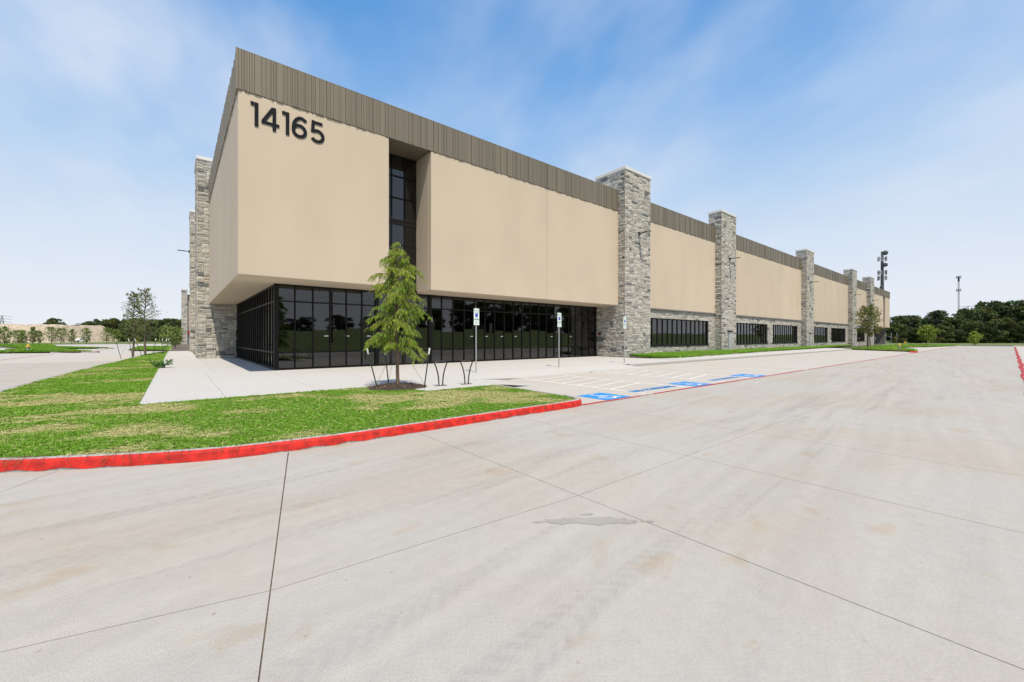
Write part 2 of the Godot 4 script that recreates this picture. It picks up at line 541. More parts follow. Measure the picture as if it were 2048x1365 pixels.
func make_ground() -> void:
	# one sheet out to the horizon, with a grassy bank behind the drive (the glass mirrors it)
	var s := Sheet.new()
	var xs: Array = [-1500, -400, -200, -100, -50, 0, 50, 100, 150, 200, 300, 500, 1800]
	var zs: Array = [[-1800, 0], [-400, 0], [-165, 0], [-40, -0.06], [9, -0.06], [13, 0.1], [26, 0.7], [42, 1.9], [60, 3.4], [85, 4.4], [150, 4.4], [500, 2], [1500, 0]]
	for i in xs.size() - 1:
		for j in zs.size() - 1:
			s.flat4(Vector3(xs[i], zs[j][1] - 0.03, zs[j][0]), Vector3(xs[i + 1], zs[j][1] - 0.03, zs[j][0]), Vector3(xs[i + 1], zs[j + 1][1] - 0.03, zs[j + 1][0]), Vector3(xs[i], zs[j + 1][1] - 0.03, zs[j + 1][0]), Vector3.UP)
	struct("ground", s.mesh(), mats.meadow)

	var bed := Sheet.new()     # dark filler seen in the joints
	bed.quad(Vector3(-60, -0.014, -165), Vector3(150, -0.014, -165), Vector3(150, -0.014, 8.5), Vector3(-60, -0.014, 8.5))
	var road := struct("road", bed.mesh(), mats.joint)
	var g := 2.37
	var front := -6.95
	# drive along the facade: two rows of slabs
	slab(road, "slab", [[0.5, -3.2], [1.33, front], [3.4, front], [3.4, -3.0]], 0, mats.drive)
	slab(road, "slab", [[-0.27, 0.3], [0.5, -3.2], [3.4, -3.0], [3.4, 0.3]], 0, mats.drive)
	slab(road, "slab", [[-2.97, -4.07], [-0.9, -8.4], [1.64, -8.4], [0.5, -3.2]], 0, mats.drive)
	slab(road, "slab", [[-4.0, 0.3], [-2.97, -4.07], [0.5, -3.2], [-0.27, 0.3]], 0, mats.drive)
	slab(road, "slab", [[-8.0, -5.4], [-6.0, -9.0], [-0.9, -8.4], [-2.97, -4.07]], 0, mats.drive)
	slab(road, "slab", [[-9.0, 0.3], [-8.0, -5.4], [-2.97, -4.07], [-4.0, 0.3]], 0, mats.drive)
	slab(road, "slab", [[-0.9, -8.4], [-6.0, -9.0], [-0.9, -9.0]], -0.001, mats.drive)
	slab(road, "slab", [[-3.0, -9.0], [-3.0, -13.0], [-1.5, -13.0], [-1.5, -9.0]], -0.001, mats.drive)
	slab(road, "slab", [[1.33, front], [1.64, -8.4], [8.0, -8.4], [8.0, front]], -0.002, mats.drive)
	for k in 53:
		var x := 3.4 + g * k
		var e := x + g
		slab(road, "slab", [[x, -3.0], [x, front], [e, front], [e, -3.0]], 0, mats.drive)
		slab(road, "slab", [[x, 0.3], [x, -3.0], [e, -3.0], [e, 0.3]], 0, mats.drive)
	for k in 22:
		var x := -9.0 + 6.2 * k
		slab(road, "slab", [[x, 7.8], [x, 0.3], [x + 6.2, 0.3], [x + 6.2, 7.8]], 0, mats.stall)
	# stalls before the building
	for k in 15:
		var x := 8.14 + g * 2 * k
		for z in [[front, -10.6], [-10.6, -14.3]]:
			slab(road, "slab", [[x, z[0]], [x, z[1]], [x + g * 2, z[1]], [x + g * 2, z[0]]], 0, mats.stall)
	for k in 10:
		var x := 79.24 + 5.2 * k
		slab(road, "slab", [[x, front], [x, -16.5], [x + 5.2, -16.5], [x + 5.2, front]], 0, mats.stall)
	for k in 4:
		slab(road, "slab", [[131.2, 7.8 - 7 * k], [131.2, 0.8 - 7 * k], [140, 0.8 - 7 * k], [140, 7.8 - 7 * k]], -0.004, mats.stall)
	# side drive and the parking lot beyond it
	for k in 26:
		var z := -9.0 - 5.6 * k
		for x in [[-10.2, -6.6], [-6.6, -3.0], [-3.0, -0.7]]:
			if x[0] == -3.0 and z > -26: continue
			slab(road, "slab", [[x[0], z], [x[0], z - 5.6], [x[1], z - 5.6], [x[1], z]], 0, mats.drive if k < 6 else mats.stall)
	slab(road, "slab", [[-10.2, -5.0], [-10.2, -9.0], [-6.0, -9.0], [-8.0, -5.4]], 0, mats.drive)
	for k in 20:
		var z := -9.0 - 7.2 * k
		for x in [[-20.5, -10.2], [-31, -20.5], [-42, -31], [-56, -42]]:
			slab(road, "slab", [[x[0], z], [x[0], z - 7.2], [x[1], z - 7.2], [x[1], z]], 0, mats.stall)

	# kerbed pavement round the building
	var wb := Sheet.new()
	wb.quad(Vector3(-0.66, WALK - 0.014, -62), Vector3(27.7, WALK - 0.014, -62), Vector3(27.7, WALK - 0.014, -14.98), Vector3(-0.66, WALK - 0.014, -14.98))
	wb.quad(Vector3(-0.66, WALK - 0.014, -14.98), Vector3(8.13, WALK - 0.014, -14.98), Vector3(8.13, WALK - 0.014, -13.06), Vector3(-0.66, WALK - 0.014, -13.06))
	var walk := struct("sidewalk", wb.mesh(), mats.joint)
	var wx: Array = [-0.66, 1.03, 3.4, 5.77, 8.14, 10.51, 12.88, 15.25, 17.62, 20.0, 22.4, 24.8, 27.7]
	for i in wx.size() - 1:
		for z in [[-13.05, -15.0], [-15.0, -18.7], [-18.7, -22.6]]:
			var z0: float = z[0]
			if z0 == -13.05 and wx[i] > 8.0: continue
			slab(walk, "paving_slab", [[wx[i], z0], [wx[i], z[1]], [wx[i + 1], z[1]], [wx[i + 1], z0]], WALK, mats.walk, 0.0035)
	for k in 11:
		var z := -22.6 - 3.62 * k
		for x in [[-0.66, 1.4], [1.4, 3.9]]:
			if x[0] > 1 and k > 4: continue
			slab(walk, "paving_slab", [[x[0], z], [x[0], z - 3.62], [x[1], z - 3.62], [x[1], z]], WALK, mats.walk, 0.0035)
	slab(walk, "paving_slab", [[5.77, -10.95], [5.2, -13.05], [8.55, -13.05], [8.55, -10.95]], WALK, mats.walk, 0.0035)
	# ramps down to the accessible stalls
	slab(walk, "ramp", [[8.14, -13.05, 0.15], [8.14, -15.0, 0.15], [11.6, -15.0, 0.15], [11.6, -13.2, 0.004]], WALK, mats.walk, 0.004)
	slab(walk, "ramp", [[8.55, -10.95, 0.15], [8.55, -13.05, 0.15], [9.9, -13.05, 0.004], [9.9, -10.95, 0.004]], WALK, mats.walk, 0.004)
	slab(walk, "ramp", [[11.6, -13.4, 0.004], [11.6, -15.0, 0.15], [20.8, -15.0, 0.15], [20.8, -13.4, 0.004]], WALK, mats.walk, 0.004)
	slab(walk, "ramp", [[8.55, -13.05, 0.15], [11.6, -13.2, 0.006], [11.6, -13.4, 0.006], [9.9, -13.05, 0.006]], WALK, mats.walk, 0.0)
	for k in 24:     # pavement along the facade strip
		var x := 20.8 + g * k
		slab(walk, "paving_slab", [[x, -14.5, 0.15], [x, -15.0 if x < 27 else -18.2, 0.15], [x + g, -15.0 if x < 27 else -18.2, 0.15], [x + g, -14.5, 0.15]], WALK, mats.walk, 0.0035)
	kerb_run("pavement_kerb", smooth_line([[78, -14.35], [50, -14.35], [20.8, -14.35]], 2.0), 1.0, false)
	print("ground ", Time.get_ticks_msec())


# ---------------------------------------------------------------- painted markings
func stroke(s: Sheet, pts: Array, width: float, lo: float, hi: float, to: Callable, closed := false) -> void:
	# a ribbon of constant width along a line in 2D, extruded from lo to hi and mapped into space by to(x, y, h)
	var n := pts.size()
	var left: Array = []
	var right: Array = []
	for i in n:
		var a: Vector2 = pts[(i + n - 1) % n] if closed else pts[maxi(i - 1, 0)]
		var b: Vector2 = pts[(i + 1) % n] if closed else pts[mini(i + 1, n - 1)]
		var p: Vector2 = pts[i]
		var d0 := (p - a).normalized() if p != a else (b - p).normalized()
		var d1 := (b - p).normalized() if p != b else d0
		var m := (d0 + d1).normalized()
		var w := width / 2.0 / maxf(0.5, m.dot(d0))
		left.append(p + Vector2(-m.y, m.x) * w)
		right.append(p - Vector2(-m.y, m.x) * w)
	var up: Vector3 = to.call(0.0, 0.0, 1.0) - to.call(0.0, 0.0, 0.0)
	for i in (n if closed else n - 1):
		var j := (i + 1) % n
		var q: Array = [left[i], left[j], right[j], right[i]]
		var t: Array = []
		var f: Array = []
		for p in q:
			t.append(to.call(p.x, p.y, hi))
			f.append(to.call(p.x, p.y, lo))
		s.flat4(t[0], t[1], t[2], t[3], up)
		if hi > lo:
			s.flat4(t[0], t[1], f[1], f[0], t[0] - t[3])
			s.flat4(t[3], t[2], f[2], f[3], t[3] - t[0])
			if not closed and i == 0: s.flat4(t[0], t[3], f[3], f[0], t[0] - t[1])
			if not closed and i == n - 2: s.flat4(t[1], t[2], f[2], f[1], t[1] - t[0])

func arc(cx: float, cy: float, r: float, from: float, till: float, n := 14) -> Array:
	var out: Array = []
	for i in n + 1:
		var t := deg_to_rad(lerpf(from, till, float(i) / n))
		out.append(Vector2(cx + cos(t) * r, cy + sin(t) * r))
	return out

func wheelchair(s: Sheet, to: Callable, w := 0.085, lo := 0.0, hi := 0.0) -> void:
	# the access symbol in a unit square
	stroke(s, arc(0.44, 0.36, 0.25, 150, 400), w, lo, hi, to)
	stroke(s, [Vector2(0.40, 0.74), Vector2(0.42, 0.46), Vector2(0.66, 0.46), Vector2(0.78, 0.18), Vector2(0.88, 0.22)], w, lo, hi, to)
	stroke(s, [Vector2(0.41, 0.60), Vector2(0.62, 0.60)], w * 0.8, lo, hi, to)
	stroke(s, arc(0.40, 0.86, 0.035, 0, 360, 10), w, lo, hi, to)

func flat_text(words: String, high: float, material: Material, parent: Node, called: String, at: Vector3, turn: Basis, thick := 0.003) -> MeshInstance3D:
	var t := TextMesh.new()
	var f := SystemFont.new()
	f.font_names = PackedStringArray(["Droid Sans"])
	f.font_weight = 700
	t.font = f
	t.text = words
	t.font_size = 32
	t.pixel_size = high / 23.0
	t.depth = thick
	t.curve_step = 3.0
	var o := part(parent, called, t, material, at)
	o.basis = turn
	return o

func line_quad(a: Vector2, b: Vector2, w: float, y: float, s: Sheet) -> void:
	var d := (b - a).normalized()
	var n := Vector2(-d.y, d.x) * w / 2
	s.flat4(Vector3(a.x + n.x, y, a.y + n.y), Vector3(b.x + n.x, y, b.y + n.y), Vector3(b.x - n.x, y, b.y - n.y), Vector3(a.x - n.x, y, a.y - n.y), Vector3.UP)

func make_markings() -> void:
	var y := 0.004
	var red := Sheet.new()
	for k in 36:     # worn in short lengths
		var x := 8.05 + 1.62 * k
		var w := 0.13 + 0.02 * sin(k * 5.1)
		line_quad(Vector2(x, -6.98 + 0.012 * sin(k * 1.7)), Vector2(x + 1.62, -6.98 + 0.012 * sin((k + 1) * 1.7)), w, y, red)
	struct("fire_lane_line", red.mesh(), mats.worn_red)
	red = Sheet.new()
	for k in 30:
		line_quad(Vector2(66 + k * 2.2, -7.0), Vector2(67.9 + k * 2.2, -7.0), 0.16, y, red)
	struct("fire_lane_line", red.mesh(), mats.worn_red)
	red = Sheet.new()
	for k in 36:
		var x := 14.0 + k * 3.05
		line_quad(Vector2(x, 0.38 + 0.05 * sin(k * 2.2)), Vector2(x + 2.85, 0.38 + 0.05 * sin((k + 1) * 2.2)), 0.20, y, red)
	struct("fire_lane_line", red.mesh(), mats.worn_red)
	red = Sheet.new()
	line_quad(Vector2(-10.3, -20), Vector2(-10.3, -58), 0.14, y, red)
	line_quad(Vector2(-10.3, -58), Vector2(-9.8, -64), 0.14, y, red)
	line_quad(Vector2(-7.9, -72), Vector2(-8.2, -122), 0.15, y, red)
	struct("fire_lane_line", red.mesh(), mats.worn_red)
	var flat := Basis(Vector3.RIGHT, Vector3(0, 0, -1), Vector3.UP)
	var lane := node(self, "lane_lettering")
	lane.set_meta("kind", "structure")
	for x in [11.0, 26.0, 41.0]:
		flat_text("FIRE LANE", 0.10, mats.white_paint, lane, "lettering", Vector3(x, 0.009, -6.98), flat, 0.001)
	# white stall lines and hatching
	var white := Sheet.new()
	var stalls: Array = [11.2, 13.75, 16.5, 19.1, 21.8, 24.5, 27.2, 29.9, 32.6, 35.3, 38.0, 40.7, 43.4, 46.1, 48.8, 51.5, 54.2, 56.9, 59.6, 62.3, 65.0]
	for x in stalls: line_quad(Vector2(x, -7.15), Vector2(x, -12.9), 0.12, y, white)
	for h in [[11.2, 13.75], [16.5, 19.1]]:
		for k in 6:
			var z := -8.5 - k * 0.75
			line_quad(Vector2(h[0] + 0.05, z), Vector2(h[1] - 0.05, maxf(z - 0.5, -12.9)), 0.085, y + 0.0005, white)
	for k in 18:
		line_quad(Vector2(32 + k * 2.75, 0.7), Vector2(32 + k * 2.75, 6.2), 0.10, y, white)
		line_quad(Vector2(-10.6, -20 - k * 2.75), Vector2(-15.8, -20 - k * 2.75), 0.10, y, white)
	struct("parking_lines", white.mesh(), mats.white_paint)
	var symbols := node(self, "access_symbols")
	symbols.set_meta("kind", "structure")
	for x in [[9.15, 10.3], [14.2, 15.45], [19.5, 20.8]]:
		var p := Sheet.new()
		p.quad(Vector3(x[0], y, -8.15), Vector3(x[1], y, -8.15), Vector3(x[1], y, -7.06), Vector3(x[0], y, -7.06))
		part(symbols, "blue_square", p.mesh(), mats.blue_paint)
		var wsh := Sheet.new()
		var x0: float = x[0] + 0.1
		wheelchair(wsh, func(u: float, v: float, h: float) -> Vector3: return Vector3(x0 + u * 0.98, 0.008 + h, -7.10 - v * 1.0))
		part(symbols, "wheelchair_symbol", wsh.mesh(), mats.white_paint)
	for x in [12.45, 17.8]:
		flat_text("NO PARKING", 0.30, mats.blue_paint, symbols, "lettering", Vector3(x, 0.009, -7.65), flat, 0.001)
	# dark spill and rubber scuffs on the drive, each with an edge of its own
	var sp := concrete("spill", lin(0.405, 0.39, 0.365), mats.drive.detail_albedo, mats.drive.uv2_scale, mats.drive.uv2_offset)
	for e in [[3.02, -2.51, 0.33, 0.075, -0.68, sp], [2.78, -2.68, 0.12, 0.05, -0.6, sp], [3.24, -2.30, 0.13, 0.04, -0.7, sp], [2.62, -2.80, 0.05, 0.02, -0.6, sp], [3.42, -2.16, 0.06, 0.02, -0.7, sp], [3.1, -2.62, 0.06, 0.02, -0.5, sp]]:
		var blot := Sheet.new()
		var rim: Array = []
		var mid := Vector3(e[0], 0.003 + 0.0002 * absf(e[0] - 3.0), e[1])
		for k in 60:
			var t := TAU * k / 60
			var r := 1.0 + 0.16 * sin(t * 3 + 1 + e[0]) + 0.10 * sin(t * 7 + e[1]) + 0.08 * sin(t * 13 + 2) + 0.06 * sin(t * 23)
			rim.append(mid + Vector3(cos(t) * e[2] * r, 0, sin(t) * e[3] * r).rotated(Vector3.UP, e[4]))
		for k in 60: blot.flat3(mid, rim[k], rim[(k + 1) % 60], Vector3.UP)
		struct("pavement_stain", blot.mesh(), e[5])


# ---------------------------------------------------------------- stone
func make_stone_shapes() -> void:
	# split-faced blocks in a unit frame: x, y across, z out of the wall; each a list of triangles
	for k in 7:
		var zs: Array = []
		for j in 3:
			var row: Array = []
			for i in 4:
				var rimmed := i == 0 or i == 3 or j == 0 or j == 2
				row.append(rng.randf_range(0.45, 0.85) if rimmed else rng.randf_range(0.8, 1.25))
			zs.append(row)
		var tris: Array = []
		for j in 2:
			for i in 3:
				var p: Array = []
				for o in [[0, 0], [1, 0], [1, 1], [0, 1]]:
					var a: int = i + o[0]
					var b: int = j + o[1]
					var jx = 0.0 if a == 0 or a == 3 else [0.0, -0.06, 0.05][(a + b + k) % 3]
					p.append(Vector3(a / 3.0 - 0.5 + jx, b / 2.0 - 0.5, zs[b][a]))
				if (i + j + k) % 2 == 0: tris.append_array([[p[0], p[2], p[1]], [p[0], p[3], p[2]]])
				else: tris.append_array([[p[0], p[3], p[1]], [p[1], p[3], p[2]]])
		for e in [[[0, 0], [3, 0]], [[3, 0], [3, 2]], [[3, 2], [0, 2]], [[0, 2], [0, 0]]]:
			var p0 := Vector3(e[0][0] / 3.0 - 0.5, e[0][1] / 2.0 - 0.5, zs[e[0][1]][e[0][0]])
			var p1 := Vector3(e[1][0] / 3.0 - 0.5, e[1][1] / 2.0 - 0.5, zs[e[1][1]][e[1][0]])
			var q0 := Vector3(p0.x, p0.y, -0.2)
			var q1 := Vector3(p1.x, p1.y, -0.2)
			tris.append_array([[p0, p1, q1], [p0, q1, q0]])
		var s := Sheet.new()
		for t in tris: s.tri(t[0], t[1], t[2])
		stone_shapes.append([tris, s.mesh()])

func stone_layout(w: float, h: float, cw: float, ch: float, holes: Array) -> Array:
	# random ashlar: greedy packing of blocks on a fine grid; holes are [x0, y0, x1, y1]
	var nx := maxi(1, int(round(w / cw)))
	var ny := maxi(1, int(round(h / ch)))
	var fx := w / nx
	var fy := h / ny
	var taken := PackedByteArray()
	taken.resize(nx * ny)
	for hole in holes:
		for j in ny:
			for i in nx:
				if (i + 0.5) * fx > hole[0] and (i + 0.5) * fx < hole[2] and (j + 0.5) * fy > hole[1] and (j + 0.5) * fy < hole[3]: taken[j * nx + i] = 1
	var out: Array = []
	for j in ny:
		for i in nx:
			if taken[j * nx + i]: continue
			var bw := rng.randi_range(2, 6)
			var bh: int = [1, 1, 1, 2, 2, 3][rng.randi_range(0, 5)]
			if bh == 3: bw = mini(bw, 4)
			var fit := 0
			while fit < bw and i + fit < nx and taken[j * nx + i + fit] == 0: fit += 1
			if i + fit < nx and taken[j * nx + i + fit] == 0 and i + fit + 1 >= nx: fit += 1
			bw = fit
			bh = mini(bh, ny - j)
			for b in range(1, bh):
				for a in bw:
					if taken[(j + b) * nx + i + a]: bh = mini(bh, b)
			for b in bh:
				for a in bw: taken[(j + b) * nx + i + a] = 1
			var r := rng.randf()
			var tone := 0 if r < 0.38 else 1 if r < 0.68 else 2 if r < 0.83 else 3 if r < 0.90 else 4 if r < 0.955 else 5
			out.append([i * fx, j * fy, bw * fx, bh * fy, tone])
	return out

func stones_on(holder: Node3D, origin: Vector3, across: Vector3, out: Vector3, w: float, h: float, singles: int, near: bool, holes: Array = [], cw := 0.15, ch := 0.105) -> void:
	var lay := stone_layout(w, h, cw, ch, holes)
	var order: Array = range(lay.size())
	if singles > 0: order.sort_custom(func(a: int, b: int) -> bool: return lay[a][2] * lay[a][3] > lay[b][2] * lay[b][3])
	var joined := Sheet.new()
	var gap := 0.016
	for k in order.size():
		var q: Array = lay[order[k]]
		var shape: Array = stone_shapes[rng.randi_range(0, 6)]
		var size := Vector3(q[2] - gap, q[3] - gap, rng.randf_range(0.035, 0.075))
		var at = origin + across * (q[0] + q[2] / 2) + Vector3.UP * (q[1] + q[3] / 2)
		var flip := 1.0 if rng.randf() < 0.5 else -1.0
		var basis_ := Basis(across * flip * size.x, Vector3.UP * flip * size.y, out * size.z)
		if k < singles:
			var o := part(holder, "stone", shape[1], mats["stone%d" % q[4]])
			o.transform = Transform3D(basis_, at)
			continue
		var tone: Array = mats.tones[q[4]]
		var f := rng.randf_range(0.88, 1.1)
		joined.tint = Color(tone[0] * f, tone[1] * f, tone[2] * f)
		if near:
			for t in shape[0]: joined.flat3(at + basis_ * t[0], at + basis_ * t[1], at + basis_ * t[2], out * 0.2 + (at + basis_ * (t[0] + t[1] + t[2]) / 3.0 - at) )
		else:
			var d := size.z * rng.randf_range(0.7, 1.0)
			var a := across * size.x / 2
			var b := Vector3.UP * size.y / 2
			var f0 = at + out * d
			var tl := out * rng.randf_range(-0.012, 0.012)
			joined.flat4(f0 - a - b + tl, f0 + a - b + tl, f0 + a + b - tl, f0 - a + b - tl, out)
			for e in [[-a - b, a - b, -Vector3.UP], [a - b, a + b, across], [a + b, -a + b, Vector3.UP], [-a + b, -a - b, -across]]:
				joined.flat4(f0 + e[0], f0 + e[1], at + e[1], at + e[0], e[2])
	var rest := part(holder, "stonework", joined.mesh(), mats.stones)
	rest.set_meta("kind", "stuff")

func make_pillar(building: Node3D, lo: Vector3, hi: Vector3, singles_front: int, singles_side: int, near: bool) -> Node3D:
	# stone on the two faces that look towards the drive and the corner; cast cap
	var p := node(building, "stone_pillar")
	part(p, "pillar_core", boxed(lo, Vector3(hi.x, hi.y - 0.26, hi.z)), mats.mortar)
	stones_on(p, Vector3(lo.x - 0.08, lo.y, hi.z + 0.002), Vector3.RIGHT, Vector3.BACK, hi.x - lo.x + 0.08, hi.y - 0.26 - lo.y, singles_front, near)
	stones_on(p, Vector3(lo.x, lo.y, lo.z), Vector3.BACK, Vector3.LEFT, hi.z - lo.z + 0.07, hi.y - 0.26 - lo.y, singles_side, near)
	part(p, "cap", boxed(Vector3(lo.x - 0.11, hi.y - 0.26, lo.z - 0.05), Vector3(hi.x + 0.08, hi.y, hi.z + 0.11), 0.02), mats.cap)
	return p


# ---------------------------------------------------------------- building
func make_slats(building: Node3D) -> void:
	# standing metal strips of uneven width and depth along the parapet
	var band := node(building, "parapet_cladding")
	var widths: Array = [0.065, 0.09, 0.125, 0.18, 0.25]
	var shapes := {}
	var made := 0
	var joined := Sheet.new()
	for run in [[SIDE, 27.78, true, 200], [31.34, 44.93, true, 55], [48.5, 73.36, true, 0], [77.0, 101.34, true, 0], [105.0, 117.4, true, 0], [121.0, 144.4, true, 0], [FRONT, -38.8, false, 45], [-42.4, -55.6, false, 0], [-59.2, -62.0, false, 0]]:
		var front: bool = run[2]
		var long: float = absf(run[1] - run[0])
		var t := 0.0
		var singles := 0
		while t < long - 0.02:
			var wi := rng.randi_range(0, 4)
			var w: float = minf(widths[wi], long - t)
			var deep: float = [0.022, 0.04, 0.058][rng.randi_range(0, 2)]
			var m := rng.randi_range(0, 3)
			var drop: float = [0.0, 0.006, 0.012][rng.randi_range(0, 2)]
			var whole: bool = w == widths[wi]
			if singles < run[3] and whole:
				var key := "%d_%d" % [wi, int(deep * 1000)]
				if not shapes.has(key): shapes[key] = boxed(Vector3(0.004, 0, 0), Vector3(w - 0.004, TOP - BAND, deep), 0.006)
				var o := part(band, "cladding_slat", shapes[key], mats["band%d" % m])
				if front: o.transform = Transform3D(Basis.IDENTITY, Vector3(run[0] + t, BAND - drop, FRONT)).scaled_local(Vector3(1, (TOP - BAND + drop) / (TOP - BAND), 1))
				else: o.transform = Transform3D(Basis(Vector3.UP, -PI / 2), Vector3(SIDE, BAND - drop, run[0] - t - w)).scaled_local(Vector3(1, (TOP - BAND + drop) / (TOP - BAND), 1))
				singles += 1
				made += 1
			elif front: joined.box(Vector3(run[0] + t + 0.004, BAND - drop, FRONT), Vector3(run[0] + t + w - 0.004, TOP - 0.001, FRONT + deep))
			else: joined.box(Vector3(SIDE - deep, BAND - drop, run[0] - t - w + 0.004), Vector3(SIDE, TOP - 0.001, run[0] - t - 0.004))
			t += w
		# dark backing sheet behind the strips and a thin coping on top
		if front:
			part(band, "backing", boxed(Vector3(run[0], BAND + 0.02, FRONT - 0.3), Vector3(run[1], TOP - 0.02, FRONT - 0.002)), mats.band0)
			part(band, "coping", boxed(Vector3(run[0] - 0.02, TOP - 0.004, FRONT - 0.34), Vector3(run[1] + 0.02, TOP + 0.03, FRONT + 0.022), 0.006), mats.band1)
		else:
			part(band, "backing", boxed(Vector3(SIDE + 0.002, BAND + 0.02, run[1]), Vector3(SIDE + 0.3, TOP - 0.02, run[0] - 0.004)), mats.band0)
			part(band, "coping", boxed(Vector3(SIDE - 0.022, TOP - 0.003, run[1]), Vector3(SIDE + 0.34, TOP + 0.031, run[0] - 0.35), 0.006), mats.band1)
	part(band, "cladding", joined.mesh(), mats.band1).set_meta("kind", "stuff")
	# corner strip
	part(band, "corner_strip", boxed(Vector3(SIDE - 0.085, BAND - 0.03, FRONT + 0.002), Vector3(SIDE - 0.003, TOP + 0.004, FRONT + 0.085), 0.008), mats.band3)

func make_storefront(building: Node3D) -> void:
	var pane_shapes := {}
	var foot := WALK
	var rails: Array = [foot + 0.05, 1.0, 3.5, SOFFIT - 0.05]
	# ---- front
	var f := node(building, "storefront")
	var n := 30
	var x0 := GLASS_SIDE
	var x1 := 28.35
	var step := (x1 - x0) / n
	for i in n + 1:
		var x := x0 + step * i
		var wide := 0.1 if i in [6, 10] else 0.033
		var far := 0.10 if i in [6, 10] else 0.05
		if i == 0: part(f, "corner_post", boxed(Vector3(x - 0.09, foot, GLASS - 0.09), Vector3(x + 0.11, SOFFIT, GLASS + 0.09), 0.01), mats.bronze)
		else: part(f, "mullion", boxed(Vector3(x - wide, foot, GLASS - 0.1), Vector3(x + wide, SOFFIT, GLASS + far), 0.006), mats.bronze)
	for r in 4:
		part(f, "rail", boxed(Vector3(x0 + 0.1, rails[r] - (0.05 if r in [0, 3] else 0.035), GLASS - 0.08), Vector3(x1, rails[r] + (0.05 if r in [0, 3] else 0.035), GLASS + 0.042), 0.006), mats.bronze)
	for i in n:
		for r in 3:
			var w := step - 0.05
			var h: float = rails[r + 1] - rails[r] - 0.06
			var key := "f%d" % r
			if not pane_shapes.has(key): pane_shapes[key] = boxed(Vector3(-w / 2, -h / 2, -0.006), Vector3(w / 2, h / 2, 0.006))
			var o := part(f, "pane", pane_shapes[key], mats.tinted_glass, Vector3(x0 + step * (i + 0.5), (rails[r] + rails[r + 1]) / 2, GLASS - 0.01))
			o.rotation_degrees = Vector3(rng.randf_range(-0.22, 0.22), rng.randf_range(-0.25, 0.25), 0)
	for x in [6.02, 7.08, 8.22, 15.0, 16.2, 17.5, 18.75, 22.35, 24.5]:
		part(f, "label_sticker", boxed(Vector3(x - 0.1, 1.79, GLASS + 0.004), Vector3(x + 0.1, 1.835, GLASS + 0.006)), mats.sticker)
	part(f, "notice", boxed(Vector3(11.9, 2.66, GLASS + 0.004), Vector3(12.13, 2.98, GLASS + 0.008)), mats.beige)
	for s in 2:     # entrance leaves behind the young tree
		var x := 9.45 + 0.84 * s
		var d := node(f, "door")
		part(d, "stile", boxed(Vector3(x, foot + 0.02, GLASS + 0.02), Vector3(x + 0.08, 2.5, GLASS + 0.055), 0.004), mats.bronze)
		part(d, "stile", boxed(Vector3(x + 0.74, foot + 0.02, GLASS + 0.02), Vector3(x + 0.82, 2.5, GLASS + 0.055), 0.004), mats.bronze)
		part(d, "door_rail", boxed(Vector3(x + 0.08, 2.4, GLASS + 0.02), Vector3(x + 0.74, 2.52, GLASS + 0.053), 0.004), mats.bronze)
		part(d, "handle", boxed(Vector3(x + (0.70 if s == 0 else 0.04), 0.9, GLASS + 0.08), Vector3(x + (0.735 if s == 0 else 0.075), 1.35, GLASS + 0.11), 0.008), mats.galvanised)
	# ---- side
	var l := node(building, "side_storefront")
	var m := 20
	var z0 := GLASS
	var z1 := -38.8
	var zs := (z1 - z0) / m
	for i in range(1, m + 1):
		var z := z0 + zs * i
		part(l, "mullion", boxed(Vector3(GLASS_SIDE - 0.05, foot, z - 0.033), Vector3(GLASS_SIDE + 0.1, SOFFIT, z + 0.033), 0.006), mats.bronze)
	for r in 4:
		part(l, "rail", boxed(Vector3(GLASS_SIDE - 0.042, rails[r] - (0.05 if r in [0, 3] else 0.035), z1), Vector3(GLASS_SIDE + 0.08, rails[r] + (0.05 if r in [0, 3] else 0.035), z0 - 0.09), 0.006), mats.bronze)
	for i in m:
		for r in 3:
			var w := absf(zs) - 0.05
			var h: float = rails[r + 1] - rails[r] - 0.06
			var key := "s%d" % r
			if not pane_shapes.has(key): pane_shapes[key] = boxed(Vector3(-0.006, -h / 2, -w / 2), Vector3(0.006, h / 2, w / 2))
			var o := part(l, "pane", pane_shapes[key], mats.tinted_glass, Vector3(GLASS_SIDE + 0.01, (rails[r] + rails[r + 1]) / 2, z0 + zs * (i + 0.5)))
			o.rotation_degrees = Vector3(0, rng.randf_range(-0.12, 0.12), rng.randf_range(-0.12, 0.12))
	# ---- tall window in the notch
	var t := node(building, "notch_window")
	var gz := -22.0
	var cols: Array = [8.5, 9.34, 10.12, 10.9]
	var rows: Array = [SOFFIT, 5.75, 6.96, 8.13, 8.36, 9.59, 10.82, 11.96]
	for x in cols: part(t, "mullion", boxed(Vector3(x - 0.035, SOFFIT, gz - 0.1), Vector3(x + 0.035, BAND, gz + 0.06), 0.006), mats.bronze)
	for y in rows: part(t, "rail", boxed(Vector3(8.5, y - 0.035, gz - 0.08), Vector3(10.85, y + 0.035, gz + 0.05), 0.006), mats.bronze)
	part(t, "spandrel", boxed(Vector3(8.5, 8.13, gz - 0.05), Vector3(10.85, 8.36, gz + 0.03)), mats.bronze)
	for i in 3:
		for r in rows.size() - 1:
			if r == 3: continue
			var a := Vector3(cols[i] + 0.03, rows[r] + 0.03, 0)
			var b := Vector3(cols[i + 1] - 0.03, rows[r + 1] - 0.03, 0)
			var o := part(t, "pane", boxed(Vector3((a - b).x / 2, (a - b).y / 2, -0.006), Vector3((b - a).x / 2, (b - a).y / 2, 0.006)), mats.tinted_glass, (a + b) / 2 + Vector3(0, 0, gz - 0.01))
			o.rotation_degrees = Vector3(rng.randf_range(-0.15, 0.15), rng.randf_range(-0.15, 0.15), 0)

